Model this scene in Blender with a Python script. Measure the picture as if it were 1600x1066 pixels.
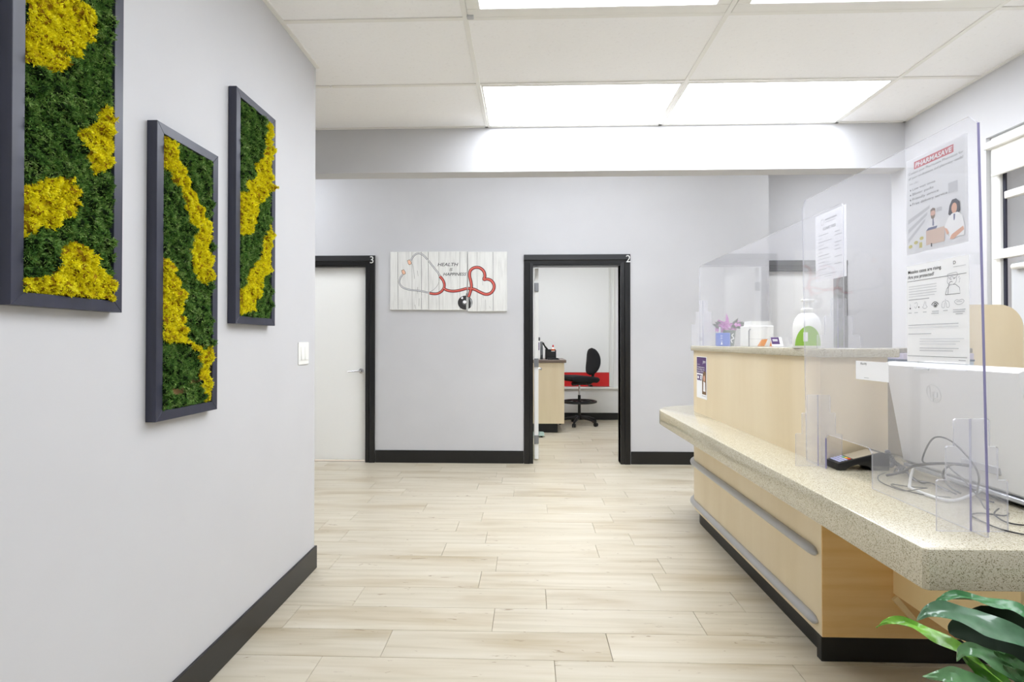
import bpy, bmesh, math, random
from mathutils import Vector, Matrix, noise
random.seed(7)
for o in list(bpy.data.objects): bpy.data.objects.remove(o)
SC = bpy.context.scene
COL = SC.collection

# ------------------------------------------------------------------ camera, world, exposure
CAM_H = 1.25
cam = bpy.data.cameras.new('camera'); camo = bpy.data.objects.new('camera', cam); COL.objects.link(camo)
cam.lens = 18.675; cam.sensor_width = 36; cam.shift_y = -0.00356; cam.clip_start = 0.02
yaw = math.atan(26/830); pit = math.radians(0.5)
fw = Vector((-math.sin(yaw)*math.cos(pit), math.cos(yaw)*math.cos(pit), math.sin(pit)))
rt = Vector((math.cos(yaw), math.sin(yaw), 0)); upv = rt.cross(fw)
M = Matrix((rt, upv, -fw)).transposed().to_4x4(); M.translation = (0, 0, CAM_H)
camo.matrix_world = M
SC.camera = camo
SC.view_settings.view_transform = 'Standard'; SC.view_settings.look = 'None'
SC.view_settings.gamma = 1.0; SC.view_settings.use_curve_mapping = False
SC.view_settings.exposure = 0.7
PANEL_L = 7.5          # radiance of the ceiling light diffusers
EXAM_L = 12.0
HALL_FILL_L = 10.0  # radiance of the added corridor fill panels, none in view
w = bpy.data.worlds.new('sky'); SC.world = w; w.use_nodes = True
w.node_tree.nodes['Background'].inputs[0].default_value = (0.93, 0.95, 1.0, 1)
w.node_tree.nodes['Background'].inputs[1].default_value = 2.6
try:
    SC.cycles.max_bounces = 12; SC.cycles.diffuse_bounces = 7; SC.cycles.transparent_max_bounces = 24
except Exception: pass

# ------------------------------------------------------------------ materials
def lin(c): return tuple((x/12.92 if x <= .04045 else ((x+.055)/1.055)**2.4) for x in [v/255 for v in c])
def rgb(c): return lin(c)+(1.0,)
MATS = {}
def mat(name, c, rough=.5, metal=0, spec=.5, coat=0):
    m = bpy.data.materials.new(name); m.use_nodes = True
    b = m.node_tree.nodes['Principled BSDF']
    b.inputs['Base Color'].default_value = rgb(c); b.inputs['Roughness'].default_value = rough
    b.inputs['Metallic'].default_value = metal; b.inputs['Specular IOR Level'].default_value = spec
    b.inputs['Coat Weight'].default_value = coat
    MATS[name] = m
    return m
class NT:
    def __init__(s, m): s.m = m; s.t = m.node_tree; s.b = s.t.nodes['Principled BSDF']
    def n(s, typ, **kw):
        nd = s.t.nodes.new(typ)
        for k, v in kw.items():
            if k in nd.inputs: nd.inputs[k].default_value = v
            else: setattr(nd, k, v)
        return nd
    def l(s, a, ao, b, bi): s.t.links.new(a.outputs[ao], b.inputs[bi])
    def ramp(s, stops):
        r = s.t.nodes.new('ShaderNodeValToRGB'); e = r.color_ramp.elements
        while len(e) < len(stops): e.new(.5)
        for x, (p, c) in zip(e, stops): x.position = p; x.color = rgb(c)
        return r
def grain_mat(name, stops, scale, detail=4, rough=.5, coord='pos', bump=0, coat=0, rnd=False, spec=.5):
    m = mat(name, (128,)*3, rough, coat=coat, spec=spec); T = NT(m)
    g = T.n('ShaderNodeNewGeometry'); mp = T.n('ShaderNodeMapping'); mp.inputs['Scale'].default_value = scale
    nz = T.n('ShaderNodeTexNoise'); nz.inputs['Scale'].default_value = 1; nz.inputs['Detail'].default_value = detail
    if rnd:
        oi = T.n('ShaderNodeObjectInfo'); mu = T.n('ShaderNodeMath', operation='MULTIPLY'); mu.inputs[1].default_value = 37
        T.l(oi, 'Random', mu, 0); va = T.n('ShaderNodeVectorMath', operation='ADD'); T.l(g, 'Position', va, 0); T.l(mu, 0, va, 1); T.l(va, 0, mp, 'Vector')
    else: T.l(g, 'Position', mp, 'Vector')
    T.l(mp, 0, nz, 'Vector'); r = T.ramp(stops); T.l(nz, 'Fac', r, 0); T.l(r, 0, T.b, 'Base Color')
    if bump:
        bp = T.n('ShaderNodeBump'); bp.inputs['Strength'].default_value = bump; bp.inputs['Distance'].default_value = .002
        T.l(nz, 'Fac', bp, 'Height'); T.l(bp, 0, T.b, 'Normal')
    return m

wall_m = grain_mat('wall_paint', [(.3, (202, 202, 204)), (.7, (206, 206, 208))], (2, 2, 2), rough=.6, spec=.3)
ceil_m = grain_mat('ceiling_tile', [(.0, (226, 226, 226)), (.38, (250, 250, 251)), (1, (253, 253, 254))], (70, 70, 70), 6, .9, bump=.15, spec=.1)
tee_m = mat('tee_white', (238, 237, 233), .5)
white_m = mat('white_paint', (240, 240, 236), .35)
door_m = mat('door_white', (250, 250, 246), .4)
exam_wall_m = mat('exam_wall_white', (238, 238, 236), .6)
black_m = grain_mat('black_gloss_paint', [(.3, (17, 17, 18)), (.7, (24, 24, 25))], (3, 3, 3), rough=.3)
kick_m = mat('black_kick', (10, 10, 10), .45)
frame_m = grain_mat('black_frame_wood', [(.3, (42, 44, 58)), (.7, (51, 53, 70))], (30, 30, 4), rough=.36)
maple_m = grain_mat('maple_laminate', [(.25, (222, 203, 166)), (.55, (231, 214, 181)), (.8, (236, 221, 190))], (5, 5, .6), 5, .38)
honey_m = grain_mat('honey_veneer', [(.25, (234, 192, 124)), (.55, (242, 204, 140)), (.8, (246, 212, 152))], (2.5, 2.5, 34), 5, .4)
honey2_m = grain_mat('pale_honey_veneer', [(.25, (246, 220, 164)), (.8, (250, 230, 182))], (6, 6, .7), 4, .42)
stem_m = mat('metal_grey', (150, 152, 155), .35, .6)
rail_m = mat('bumper_grey', (182, 183, 186), .3)
chrome_m = mat('chrome', (205, 206, 208), .18, 1)
blackp_m = mat('black_plastic', (18, 18, 19), .4)
fabric_m = grain_mat('black_fabric', [(.3, (12, 12, 14)), (.7, (24, 24, 27))], (300, 300, 300), rough=.9)
paper_m = mat('paper', (245, 245, 246), .6)
ink_m = mat('ink', (40, 40, 44), .7)
greyink_m = mat('grey_ink', (168, 168, 172), .7)
palegrey_m = mat('pale_grey_ink', (206, 207, 210), .7)
red_m = mat('red_paint', (214, 32, 34), .45)
redink_m = mat('red_ink', (196, 36, 54), .6)
purple_m = mat('purple_ink', (86, 58, 110), .6)
skin_m = mat('skin_print', (224, 172, 146), .7)
brownprint_m = mat('brown_print', (120, 92, 66), .7)
yellowprint_m = mat('yellow_print', (212, 200, 80), .7)
bluegrey_m = mat('blue_grey_print', (96, 104, 140), .7)
hair_m = mat('hair_print', (52, 50, 66), .7)
boxprint_m = mat('box_print', (226, 196, 174), .7)
bg_m = mat('poster_ground', (238, 239, 240), .6)

# terrazzo-like solid surface
qz_m = mat('speckled_counter', (200, 190, 165), .18, coat=.35); T = NT(qz_m)
g = T.n('ShaderNodeNewGeometry'); v1 = T.n('ShaderNodeTexVoronoi'); v1.inputs['Scale'].default_value = 500
T.l(g, 'Position', v1, 'Vector'); sp = T.n('ShaderNodeSeparateColor'); T.l(v1, 'Color', sp, 0)
r = T.ramp([(0, (132, 123, 98)), (.08, (168, 159, 134)), (.2, (194, 186, 163)), (.6, (200, 193, 171)), (.88, (209, 203, 184)), (1, (226, 221, 206))]); T.l(sp, 0, r, 0)
r.color_ramp.interpolation = 'CONSTANT'; T.l(r, 0, T.b, 'Base Color')

# vinyl planks
pl_m = mat('vinyl_plank', (214, 203, 180), .34, spec=.4); T = NT(pl_m)
g = T.n('ShaderNodeNewGeometry'); oi = T.n('ShaderNodeObjectInfo'); mu = T.n('ShaderNodeMath', operation='MULTIPLY'); mu.inputs[1].default_value = 91
T.l(oi, 'Random', mu, 0); va = T.n('ShaderNodeVectorMath', operation='ADD'); T.l(g, 'Position', va, 0); T.l(mu, 0, va, 1)
def stretch(sx, sy, detail, dist=0):
    mp = T.n('ShaderNodeMapping'); mp.inputs['Scale'].default_value = (sx, sy, 1); T.l(va, 0, mp, 'Vector')
    nz = T.n('ShaderNodeTexNoise'); nz.inputs['Scale'].default_value = 1; nz.inputs['Detail'].default_value = detail; nz.inputs['Distortion'].default_value = dist
    T.l(mp, 0, nz, 'Vector'); return nz
n1 = stretch(1.6, 26, 6, .4); n2 = stretch(1.1, 7, 3, .3); n3 = stretch(9, 34, 4, 1.2)
r1 = T.ramp([(.25, (188, 179, 158)), (.5, (202, 194, 175)), (.75, (209, 202, 186))]); T.l(n1, 'Fac', r1, 0)
r2 = T.ramp([(.30, (228, 220, 206)), (.47, (250, 248, 245)), (.7, (255, 255, 255))]); T.l(n2, 'Fac', r2, 0)
r3 = T.ramp([(.0, (120, 100, 78)), (.27, (170, 150, 128)), (.33, (255, 255, 255))]); T.l(n3, 'Fac', r3, 0)
m1 = T.n('ShaderNodeMix', data_type='RGBA', blend_type='MULTIPLY'); m1.inputs[0].default_value = 1
T.l(r1, 0, m1, 6); T.l(r2, 0, m1, 7)
m2 = T.n('ShaderNodeMix', data_type='RGBA', blend_type='MULTIPLY'); m2.inputs[0].default_value = .75
T.l(m1, 2, m2, 6); T.l(r3, 0, m2, 7)
hs = T.n('ShaderNodeHueSaturation'); mr = T.n('ShaderNodeMapRange'); mr.inputs[3].default_value = .97; mr.inputs[4].default_value = 1.02
T.l(oi, 'Random', mr, 0); T.l(mr, 0, hs, 'Value'); T.l(m2, 2, hs, 'Color'); T.l(hs, 0, T.b, 'Base Color')
joint_m = mat('plank_joint', (138, 124, 102), .7)

# moss: colour differs from tuft to tuft
def moss_mat(name, stops):
    m = mat(name, (60, 90, 40), .9, spec=.1); T = NT(m)
    g = T.n('ShaderNodeNewGeometry'); nz = T.n('ShaderNodeTexNoise'); nz.inputs['Scale'].default_value = 28; T.l(g, 'Position', nz, 'Vector')
    ad = T.n('ShaderNodeMath', operation='MULTIPLY_ADD'); ad.inputs[1].default_value = .45; T.l(g, 'Random Per Island', ad, 0)
    sb = T.n('ShaderNodeMath', operation='MULTIPLY_ADD'); sb.inputs[1].default_value = .9; sb.inputs[2].default_value = -.18
    T.l(nz, 'Fac', sb, 0); T.l(sb, 0, ad, 2); r = T.ramp(stops); T.l(ad, 0, r, 0); T.l(r, 0, T.b, 'Base Color'); return m
gmoss_m = moss_mat('green_moss', [(.1, (46, 76, 36)), (.42, (86, 128, 58)), (.68, (134, 168, 88)), (1, (190, 206, 148))])
ymoss_m = moss_mat('yellow_moss', [(.05, (204, 174, 62)), (.30, (234, 222, 34)), (.7, (248, 242, 48)), (1, (252, 246, 120))])
gbase_m = mat('moss_shade_base', (20, 34, 14), .95, spec=.1); ybase_m = mat('yellow_moss_undergrowth', (150, 116, 24), .95, spec=.1)  # green base darkened so gaps between tufts read as shade
corkback_m = mat('cork_backing', (196, 158, 112), .8)

def acrylic(name, tint, haze=0.0):
    m = bpy.data.materials.new(name); m.use_nodes = True; t = m.node_tree
    for n in list(t.nodes): t.nodes.remove(n)
    o = t.nodes.new('ShaderNodeOutputMaterial'); g = t.nodes.new('ShaderNodeNewGeometry')
    d = t.nodes.new('ShaderNodeVectorMath'); d.operation = 'DOT_PRODUCT'; t.links.new(g.outputs['Incoming'], d.inputs[0]); t.links.new(g.outputs['Normal'], d.inputs[1])
    def mth(op, a, b=None, bv=None):
        n = t.nodes.new('ShaderNodeMath'); n.operation = op; t.links.new(a, n.inputs[0])
        if b is not None: t.links.new(b, n.inputs[1])
        if bv is not None: n.inputs[1].default_value = bv
        return n.outputs[0]
    a = mth('ABSOLUTE', d.outputs['Value']); a = mth('MULTIPLY', a, bv=-1); a = mth('ADD', a, bv=1); a = mth('POWER', a, bv=5); a = mth('MULTIPLY', a, bv=.95); a = mth('ADD', a, bv=.045)
    tr = t.nodes.new('ShaderNodeBsdfTransparent'); tr.inputs[0].default_value = tint+(1,)
    gl = t.nodes.new('ShaderNodeBsdfGlossy'); gl.inputs['Roughness'].default_value = .03; gl.inputs['Color'].default_value = (1, 1, 1, 1)
    df = t.nodes.new('ShaderNodeBsdfDiffuse'); df.inputs[0].default_value = (.9, .9, .93, 1)
    mx = t.nodes.new('ShaderNodeMixShader'); t.links.new(a, mx.inputs[0]); t.links.new(tr.outputs[0], mx.inputs[1]); t.links.new(gl.outputs[0], mx.inputs[2])
    m2 = t.nodes.new('ShaderNodeMixShader'); m2.inputs[0].default_value = haze; t.links.new(mx.outputs[0], m2.inputs[1]); t.links.new(df.outputs[0], m2.inputs[2])
    t.links.new(m2.outputs[0], o.inputs[0]); MATS[name] = m; return m
acr_m = acrylic('clear_acrylic', (.985, .985, .995), .115)  # haze mixes in white diffuse for the reflected brightness on the panel
acrb_m = acrylic('clear_acrylic_less_haze', (.985, .985, .995), .05)
glass_m = acrylic('window_glass', (.95, .96, .96), .0)
edge_m = mat('acrylic_edge', (140, 136, 172), .2)
edgelt_m = acrylic('acrylic_edge_pale', (.80, .80, .87), .30)

def emit(name, c, s):
    m = bpy.data.materials.new(name); m.use_nodes = True; t = m.node_tree
    for n in list(t.nodes): t.nodes.remove(n)
    o = t.nodes.new('ShaderNodeOutputMaterial'); e = t.nodes.new('ShaderNodeEmission'); e.inputs[0].default_value = c+(1,); e.inputs[1].default_value = s
    t.links.new(e.outputs[0], o.inputs[0]); return m
diff_m = emit('lit_diffuser', (.945, .985, 1.055), PANEL_L)
exam_diff_m = emit('exam_lit_diffuser', (.945, .985, 1.055), EXAM_L)
hall_fill_m = emit('hall_fill_emitter', (.945, .985, 1.055), HALL_FILL_L)

# ------------------------------------------------------------------ mesh builder
def origin(o):
    v = Vector((0, 0, 0))
    while o is not None: v += o.location; o = o.parent
    return v
def crom(pts, k=8, closed=False):
    P = [Vector(p) for p in pts]; n = len(P); out = []
    rng = range(n) if closed else range(n-1)
    for i in rng:
        if closed: a, b, c, d = P[(i-1) % n], P[i], P[(i+1) % n], P[(i+2) % n]
        else: a, b, c, d = P[max(i-1, 0)], P[i], P[i+1], P[min(i+2, n-1)]
        for j in range(k):
            t = j/k; out.append(.5*((2*b)+(c-a)*t+(2*a-5*b+4*c-d)*t*t+(3*b-a-3*c+d)*t**3))
    if not closed: out.append(P[-1])
    return out
def rrect(x0, x1, y0, y1, r, n=5, corners=(1, 1, 1, 1)):   # corners: (x0,y0),(x1,y0),(x1,y1),(x0,y1)
    out = []
    for i, (cx, cy, a, px, py) in enumerate(((x0+r, y0+r, 180, x0, y0), (x1-r, y0+r, 270, x1, y0), (x1-r, y1-r, 0, x1, y1), (x0+r, y1-r, 90, x0, y1))):
        if corners[i]:
            for k in range(n+1):
                t = math.radians(a+90*k/n); out.append((cx+r*math.cos(t), cy+r*math.sin(t)))
        else: out.append((px, py))
    return out
class MB:
    def __init__(s): s.v = []; s.f = []; s.mi = []
    def add(s, vs, fs, mi=0):
        b = len(s.v); s.v += [tuple(v) for v in vs]
        for i, f in enumerate(fs): s.f.append(tuple(b+j for j in f)); s.mi.append(mi[i] if isinstance(mi, list) else mi)
        return s
    def bm(s, bm, mi=0):
        bm.verts.index_update(); s.add([v.co for v in bm.verts], [[v.index for v in f.verts] for f in bm.faces], mi); bm.free(); return s
    def box(s, x0, x1, y0, y1, z0, z1, bev=0, seg=1, mi=0, M=None):
        bm = bmesh.new(); bmesh.ops.create_cube(bm, size=1)
        for v in bm.verts: v.co = Vector(((x0+x1)/2+v.co.x*(x1-x0), (y0+y1)/2+v.co.y*(y1-y0), (z0+z1)/2+v.co.z*(z1-z0)))
        if bev: bmesh.ops.bevel(bm, geom=bm.edges[:], offset=bev, segments=seg, affect='EDGES', profile=.5)
        if M is not None: bm.transform(M)
        return s.bm(bm, mi)
    def prism(s, poly, ax, a0, a1, mi=0, side=None, bev=0, seg=2, M=None):
        def p3(p, a): return {'x': (a, p[0], p[1]), 'y': (p[0], a, p[1]), 'z': (p[0], p[1], a)}[ax]
        n = len(poly); vs = [p3(p, a0) for p in poly]+[p3(p, a1) for p in poly]
        fs = [tuple(range(n))[::-1], tuple(range(n, 2*n))]+[(i, (i+1) % n, n+(i+1) % n, n+i) for i in range(n)]
        m = [mi, mi]+[mi if side is None else side]*n
        bm = bmesh.new(); bv = [bm.verts.new(v) for v in vs]
        for f, k in zip(fs, m): bf = bm.faces.new([bv[i] for i in f]); bf.material_index = k
        bmesh.ops.recalc_face_normals(bm, faces=bm.faces[:])
        if bev:
            es = [e for e in bm.edges if abs(({'x': 0, 'y': 1, 'z': 2}[ax], e)[1].verts[0].co[{'x': 0, 'y': 1, 'z': 2}[ax]]-e.verts[1].co[{'x': 0, 'y': 1, 'z': 2}[ax]]) < 1e-6]
            bmesh.ops.bevel(bm, geom=es, offset=bev, segments=seg, affect='EDGES', profile=.5)
        if M is not None: bm.transform(M)
        bm.verts.index_update(); mm = [f.material_index for f in bm.faces]
        s.add([v.co for v in bm.verts], [[v.index for v in f.verts] for f in bm.faces], mm); bm.free(); return s
    def tube(s, path, r, n=8, closed=False, mi=0, caps=True):
        P = [Vector(p) for p in path]; k = len(P); R = r if isinstance(r, (list, tuple)) else [r]*k
        vs = []; up = None
        for i in range(k):
            t = ((P[(i+1) % k]-P[i-1]) if closed else (P[min(i+1, k-1)]-P[max(i-1, 0)])).normalized()
            if up is None:
                up = Vector((0, 0, 1)) if abs(t.z) < .9 else Vector((1, 0, 0))
            a = t.cross(up); a = a.normalized() if a.length > 1e-6 else t.orthogonal().normalized()
            up = a.cross(t).normalized()
            for j in range(n):
                th = 2*math.pi*j/n; vs.append(P[i]+(a*math.cos(th)+up*math.sin(th))*R[i])
        fs = []
        for i in range(k if closed else k-1):
            i2 = (i+1) % k
            for j in range(n): fs.append((i*n+j, i*n+(j+1) % n, i2*n+(j+1) % n, i2*n+j))
        if caps and not closed: fs += [tuple(range(n))[::-1], tuple((k-1)*n+j for j in range(n))]
        return s.add(vs, fs, mi)
    def lathe(s, prof, c=(0, 0, 0), n=24, mi=0, M=None):
        vs = []; k = len(prof)
        for (r, z) in prof:
            for j in range(n):
                t = 2*math.pi*j/n; v = Vector((r*math.cos(t), r*math.sin(t), z))
                if M is not None: v = M @ v
                vs.append(v+Vector(c))
        fs = [(i*n+j, i*n+(j+1) % n, (i+1)*n+(j+1) % n, (i+1)*n+j) for i in range(k-1) for j in range(n)]
        fs += [tuple(range(n))[::-1], tuple((k-1)*n+j for j in range(n))]
        return s.add(vs, fs, mi)
    def ell(s, c, rad, n=12, m=8, mi=0):
        prof = [(max(math.sin(math.pi*i/m), .01), -math.cos(math.pi*i/m)) for i in range(m+1)]
        b = len(s.v); s.lathe(prof, n=n, mi=mi)
        for i in range(b, len(s.v)): v = s.v[i]; s.v[i] = (c[0]+v[0]*rad[0], c[1]+v[1]*rad[1], c[2]+v[2]*rad[2])
        return s
    def build(s, name, mats, parent=None, smooth=False, label=None, cat=None, group=None, kind=None, loc=None, fix=True):
        me = bpy.data.meshes.new(name); o = bpy.data.objects.new(name, me); COL.objects.link(o)
        if loc is not None and parent is None: o.location = loc
        if parent is not None: o.parent = parent
        og = origin(o) if parent is None else origin(parent)
        me.from_pydata([(v[0]-og.x, v[1]-og.y, v[2]-og.z) for v in s.v], [], s.f)
        for m in (mats if isinstance(mats, (list, tuple)) else [mats]): me.materials.append(m)
        me.polygons.foreach_set('material_index', s.mi)
        if fix:
            bm = bmesh.new(); bm.from_mesh(me); bmesh.ops.recalc_face_normals(bm, faces=bm.faces[:]); bm.to_mesh(me); bm.free()
        if smooth: 
            me.polygons.foreach_set('use_smooth', [True]*len(me.polygons))
            try: me.set_sharp_from_angle(angle=math.radians(38))
            except Exception: pass
        me.update(); return props(o, label, cat, group, kind)
def props(o, label=None, cat=None, group=None, kind=None):
    if label: o['label'] = label
    if cat: o['category'] = cat
    if group: o['group'] = group
    if kind: o['kind'] = kind
    return o
def root(name, label, cat, loc, group=None, kind=None):
    o = bpy.data.objects.new(name, None); COL.objects.link(o); o.location = loc; o.empty_display_size = .05
    return props(o, label, cat, group, kind)
def struct(name, loc=(0, 0, 0), label=None):
    o = bpy.data.objects.new(name, None); COL.objects.link(o); o.location = loc; o['kind'] = 'structure'
    if label: o['label'] = label
    return o
def dup(o, loc=None, label=None, parent=None):
    c = o.copy(); COL.objects.link(c); c.parent = parent if parent is not None else None
    if loc is not None: c.location = loc
    if label: c['label'] = label
    for ch in list(o.children): dup(ch, parent=c)
    return c

# text -> flat triangles, cached
_tc = {}
def text_geo(t, shear=0.0, bold=0.0):
    key = (t, shear, bold)
    if key not in _tc:
        cu = bpy.data.curves.new('t', 'FONT'); cu.body = t; cu.size = 1; cu.resolution_u = 3; cu.shear = shear; cu.offset = bold
        ob = bpy.data.objects.new('t', cu); COL.objects.link(ob); dg = bpy.context.evaluated_depsgraph_get(); dg.update()
        me = ob.evaluated_get(dg).to_mesh()
        V = [(v.co.x, v.co.y) for v in me.vertices]; F = [tuple(p.vertices) for p in me.polygons]
        ob.evaluated_get(dg).to_mesh_clear(); bpy.data.objects.remove(ob); bpy.data.curves.remove(cu)
        x0 = min(v[0] for v in V); x1 = max(v[0] for v in V); y0 = min(v[1] for v in V); y1 = max(v[1] for v in V)
        _tc[key] = (V, F, x0, x1, y0, y1)
    return _tc[key]
class Sheet:
    """flat print on a real sheet: o = lower-left corner, U and V unit axes, N outward"""
    def __init__(s, o, U, V, N): s.o = Vector(o); s.U = Vector(U); s.V = Vector(V); s.N = Vector(N); s.mb = {}; s.k = 0
    def p(s, u, v, l): return s.o+s.U*u+s.V*v+s.N*l
    def m(s, key): return s.mb.setdefault(key, MB())
    def poly(s, pts, key, lift=None):
        s.k += 1; l = .0004+.00004*s.k if lift is None else lift
        s.m(key).add([s.p(u, v, l) for u, v in pts], [tuple(range(len(pts)))]); return s
    def rect(s, u0, u1, v0, v1, key, lift=None): return s.poly([(u0, v0), (u1, v0), (u1, v1), (u0, v1)], key, lift)
    def ell(s, cu, cv, ru, rv, key, n=20, lift=None): return s.poly([(cu+ru*math.cos(2*math.pi*i/n), cv+rv*math.sin(2*math.pi*i/n)) for i in range(n)], key, lift)
    def line(s, pts, wd, key, smooth=0, closed=False, lift=None):
        s.k += 1; l = .0004+.00004*s.k if lift is None else lift
        P = [Vector((p[0], p[1], 0)) for p in pts]
        if smooth: P = crom(P, smooth, closed)
        n = len(P); vs = []
        for i in range(n):
            t = ((P[(i+1) % n]-P[i-1]) if closed else (P[min(i+1, n-1)]-P[max(i-1, 0)])).normalized(); q = Vector((-t.y, t.x, 0))*wd/2
            for a in (P[i]+q, P[i]-q): vs.append(s.p(a.x, a.y, l))
        s.m(key).add(vs, [(2*i, 2*i+1, (2*i+3) % (2*n), (2*i+2) % (2*n)) for i in range(n if closed else n-1)]); return s
    def text(s, t, u, v, h, key, width=None, align='l', shear=0, lift=None, slope=0, bold=0):
        V, F, x0, x1, y0, y1 = text_geo(t, shear, bold); s.k += 1; l = .0004+.00004*s.k if lift is None else lift
        sc = h/.72; sx = sc if width is None else width/(x1-x0)
        off = {'l': 0, 'c': -(x1-x0)*sx/2, 'r': -(x1-x0)*sx}[align]
        s.m(key).add([s.p(u+off+(a-x0)*sx, v+b*sc+slope*(a-x0)*sx, l) for a, b in V], F); return s
    def build(s, parent, names):
        for key, mb in s.mb.items():
            nm, m = names[key]; mb.build(nm, m, parent, fix=False, kind='stuff' if len(mb.f) > 1 else None)

# ------------------------------------------------------------------ dimensions (metres)
LX = -1.183; RX = 2.605; FY = 5.48; CZ = 2.77; BY0 = -3.02
# ------------------------------------------------------------------ floor
floor = MB().box(-4.5, 5.2, BY0-.1, 9.0, -.12, -.007).build('floor', joint_m, kind='structure', label='pale wood-look vinyl plank floor')
PW, PL = .2, .92
pm = MB().box(-PL/2+.0009, PL/2-.0009, -PW/2+.0009, PW/2-.0009, -.0068, 0, .0012)
p0 = pm.build('plank', pl_m, floor); plank_me = p0.data; bpy.data.objects.remove(p0)
def plank(xc, yc, L, Wd=PW):
    o = bpy.data.objects.new('plank', plank_me); COL.objects.link(o); o.parent = floor; o.location = (xc, yc, 0); o.scale = (L/PL, Wd/PW, 1)
rest = MB()
rr = random.Random(3)
y = .9
row = 0
def lay(y0, x0, x1, off, single):
    a = x0-((x0-off) % PL); 
    while a < x1-.01:
        b = a+PL; c, d = max(a, x0), min(b, x1)
        if d-c > .02:
            if single: plank((c+d)/2, y0+PW/2, d-c)
            else: rest.box(c+.0009, d-.0009, y0+.0009, y0+PW-.0009, -.0068, 0, .0012)
        a = b
while y < 8.55:
    off = {5: -.82, 6: -.59, 7: -.159, 8: -.836, 9: -.256, 10: -.18, 11: -.51, 12: -.27}.get(row, rr.random()*PL)
    if y < 5.5: 
        lay(y, LX-.0 if y < 2.9 else -2.2, RX, off, True)
        if y >= 2.9: lay(y, -4.4, -2.2, off, False)
        if y >= 3.9: lay(y, RX, 5.1, off, False)
    else: lay(y, -.6, 1.7, off, True); lay(y, 1.7, 2.6, off, False)
    y += PW; row += 1
y = .9-PW
while y > BY0: lay(y, LX, RX, rr.random()*PL, False); y -= PW
rest.build('plank_field', pl_m, floor, kind='stuff')

# ------------------------------------------------------------------ walls
def wall(name, *boxes, m=wall_m, label=None):
    b = MB()
    for x in boxes: b.box(*x)
    return b.build(name, m, kind='structure', label=label)
wall('wall_left', (LX-.16, LX, BY0-.1, 2.905, 0, CZ+.02), label='light grey wall holding the moss pictures')
wall('wall_back', (LX-.16, RX+.3, BY0-.2, BY0, 0, CZ+.02))
WY0, WY1, WZ0, WZ1 = 1.35, 3.10, .95, 2.41      # window recess
wall('wall_right', (RX, RX+.3, BY0-.1, WY0, 0, CZ+.02), (RX, RX+.3, WY1, 3.89, 0, CZ+.35), (RX, RX+.3, WY0, WY1, 0, WZ0), (RX, RX+.3, WY0, WY1, WZ1, CZ+.02), label='light grey wall around the window recess')
wall('wall_header', (-4.4, RX+.3, 3.75, 3.885, 2.457, 3.2), label='grey header beam across the room below the ceiling')
# far wall with two door openings
D3A, D3B, D2A, D2B, DH = -2.57, -1.695, .046, .940, 2.05
wall('wall_far', (-4.4, D3A, FY, FY+.12, 0, 3.2), (D3B, D2A, FY, FY+.12, 0, 3.2), (D2B, 2.446, FY, FY+.12, 0, 3.2), (D3A, D3B, FY, FY+.12, DH, 3.2), (D2A, D2B, FY, FY+.12, DH, 3.2), label='light grey far wall with numbered doors')
RY = 5.95
wall('wall_recess', (2.326, 2.446, FY+.12, RY+.12, 0, 3.2), (2.446, 2.62, RY, RY+.12, 0, 3.2), (3.41, 5.1, RY, RY+.12, 0, 3.2), (2.62, 3.41, RY, RY+.12, DH, 3.2))
wall('wall_corridor', (-4.5, -4.4, 2.7, FY, 0, 3.2), (5.1, 5.2, 3.6, RY+.1, 0, 3.2), (-4.4, LX-.16, 2.745, 2.905, 0, 3.2), (RX+.3, 5.1, 3.55, 3.7, 0, 3.2))
# exam room beyond door 2
XB = 8.59
exam = wall('wall_exam', (-.75, -.65, FY+.12, XB+.2, 0, 2.8), (2.45, 2.55, FY+.6, XB+.2, 0, 2.8), (-.65, 2.45, XB, XB+.15, 0, .503), (-.65, 2.45, XB+.03, XB+.15, .503, 2.8), m=exam_wall_m, label='white end wall of the room beyond door 2')
MB().box(-.65, 1.295, XB+.005, XB+.03, .76, 2.8, .002).build('white_panel', exam_wall_m, exam)
MB().box(-.65, 1.295, XB+.012, XB+.03, .536, .758).build('red_band', red_m, exam)
MB().box(-.65, 2.45, XB-.035, XB+.03, .495, .525, .004).build('ledge', white_m, exam)
MB().box(1.297, 1.312, XB-.005, XB+.03, .527, 2.8, .003).build('mullion', white_m, exam)
MB().box(1.36, 1.38, XB-.005, XB+.03, .527, 2.8, .003).build('mullion', white_m, exam)
MB().box(-.65, 2.45, FY+.12, XB+.2, 2.8, 2.9).build('ceiling_exam', exam_wall_m, kind='structure')
# baseboards
def bb(name, *boxes):
    b = MB()
    for x in boxes: b.box(*x, .003)
    b.build(name, black_m, kind='structure')
bb('baseboard_left', (LX, LX+.012, BY0, 2.917, 0, .125), (LX-.16, LX, 2.905, 2.917, 0, .125))
bb('baseboard_far', (-1.59, -.052, FY-.012, FY, 0, .13), (1.046, 2.458, FY-.012, FY, 0, .13), (2.446, 2.458, FY, RY, 0, .13))
bb('baseboard_right', (RX-.012, RX, BY0, 3.75, 0, .125))
bb('baseboard_exam', (-.65, 2.45, XB-.012, XB, 0, .112))

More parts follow.
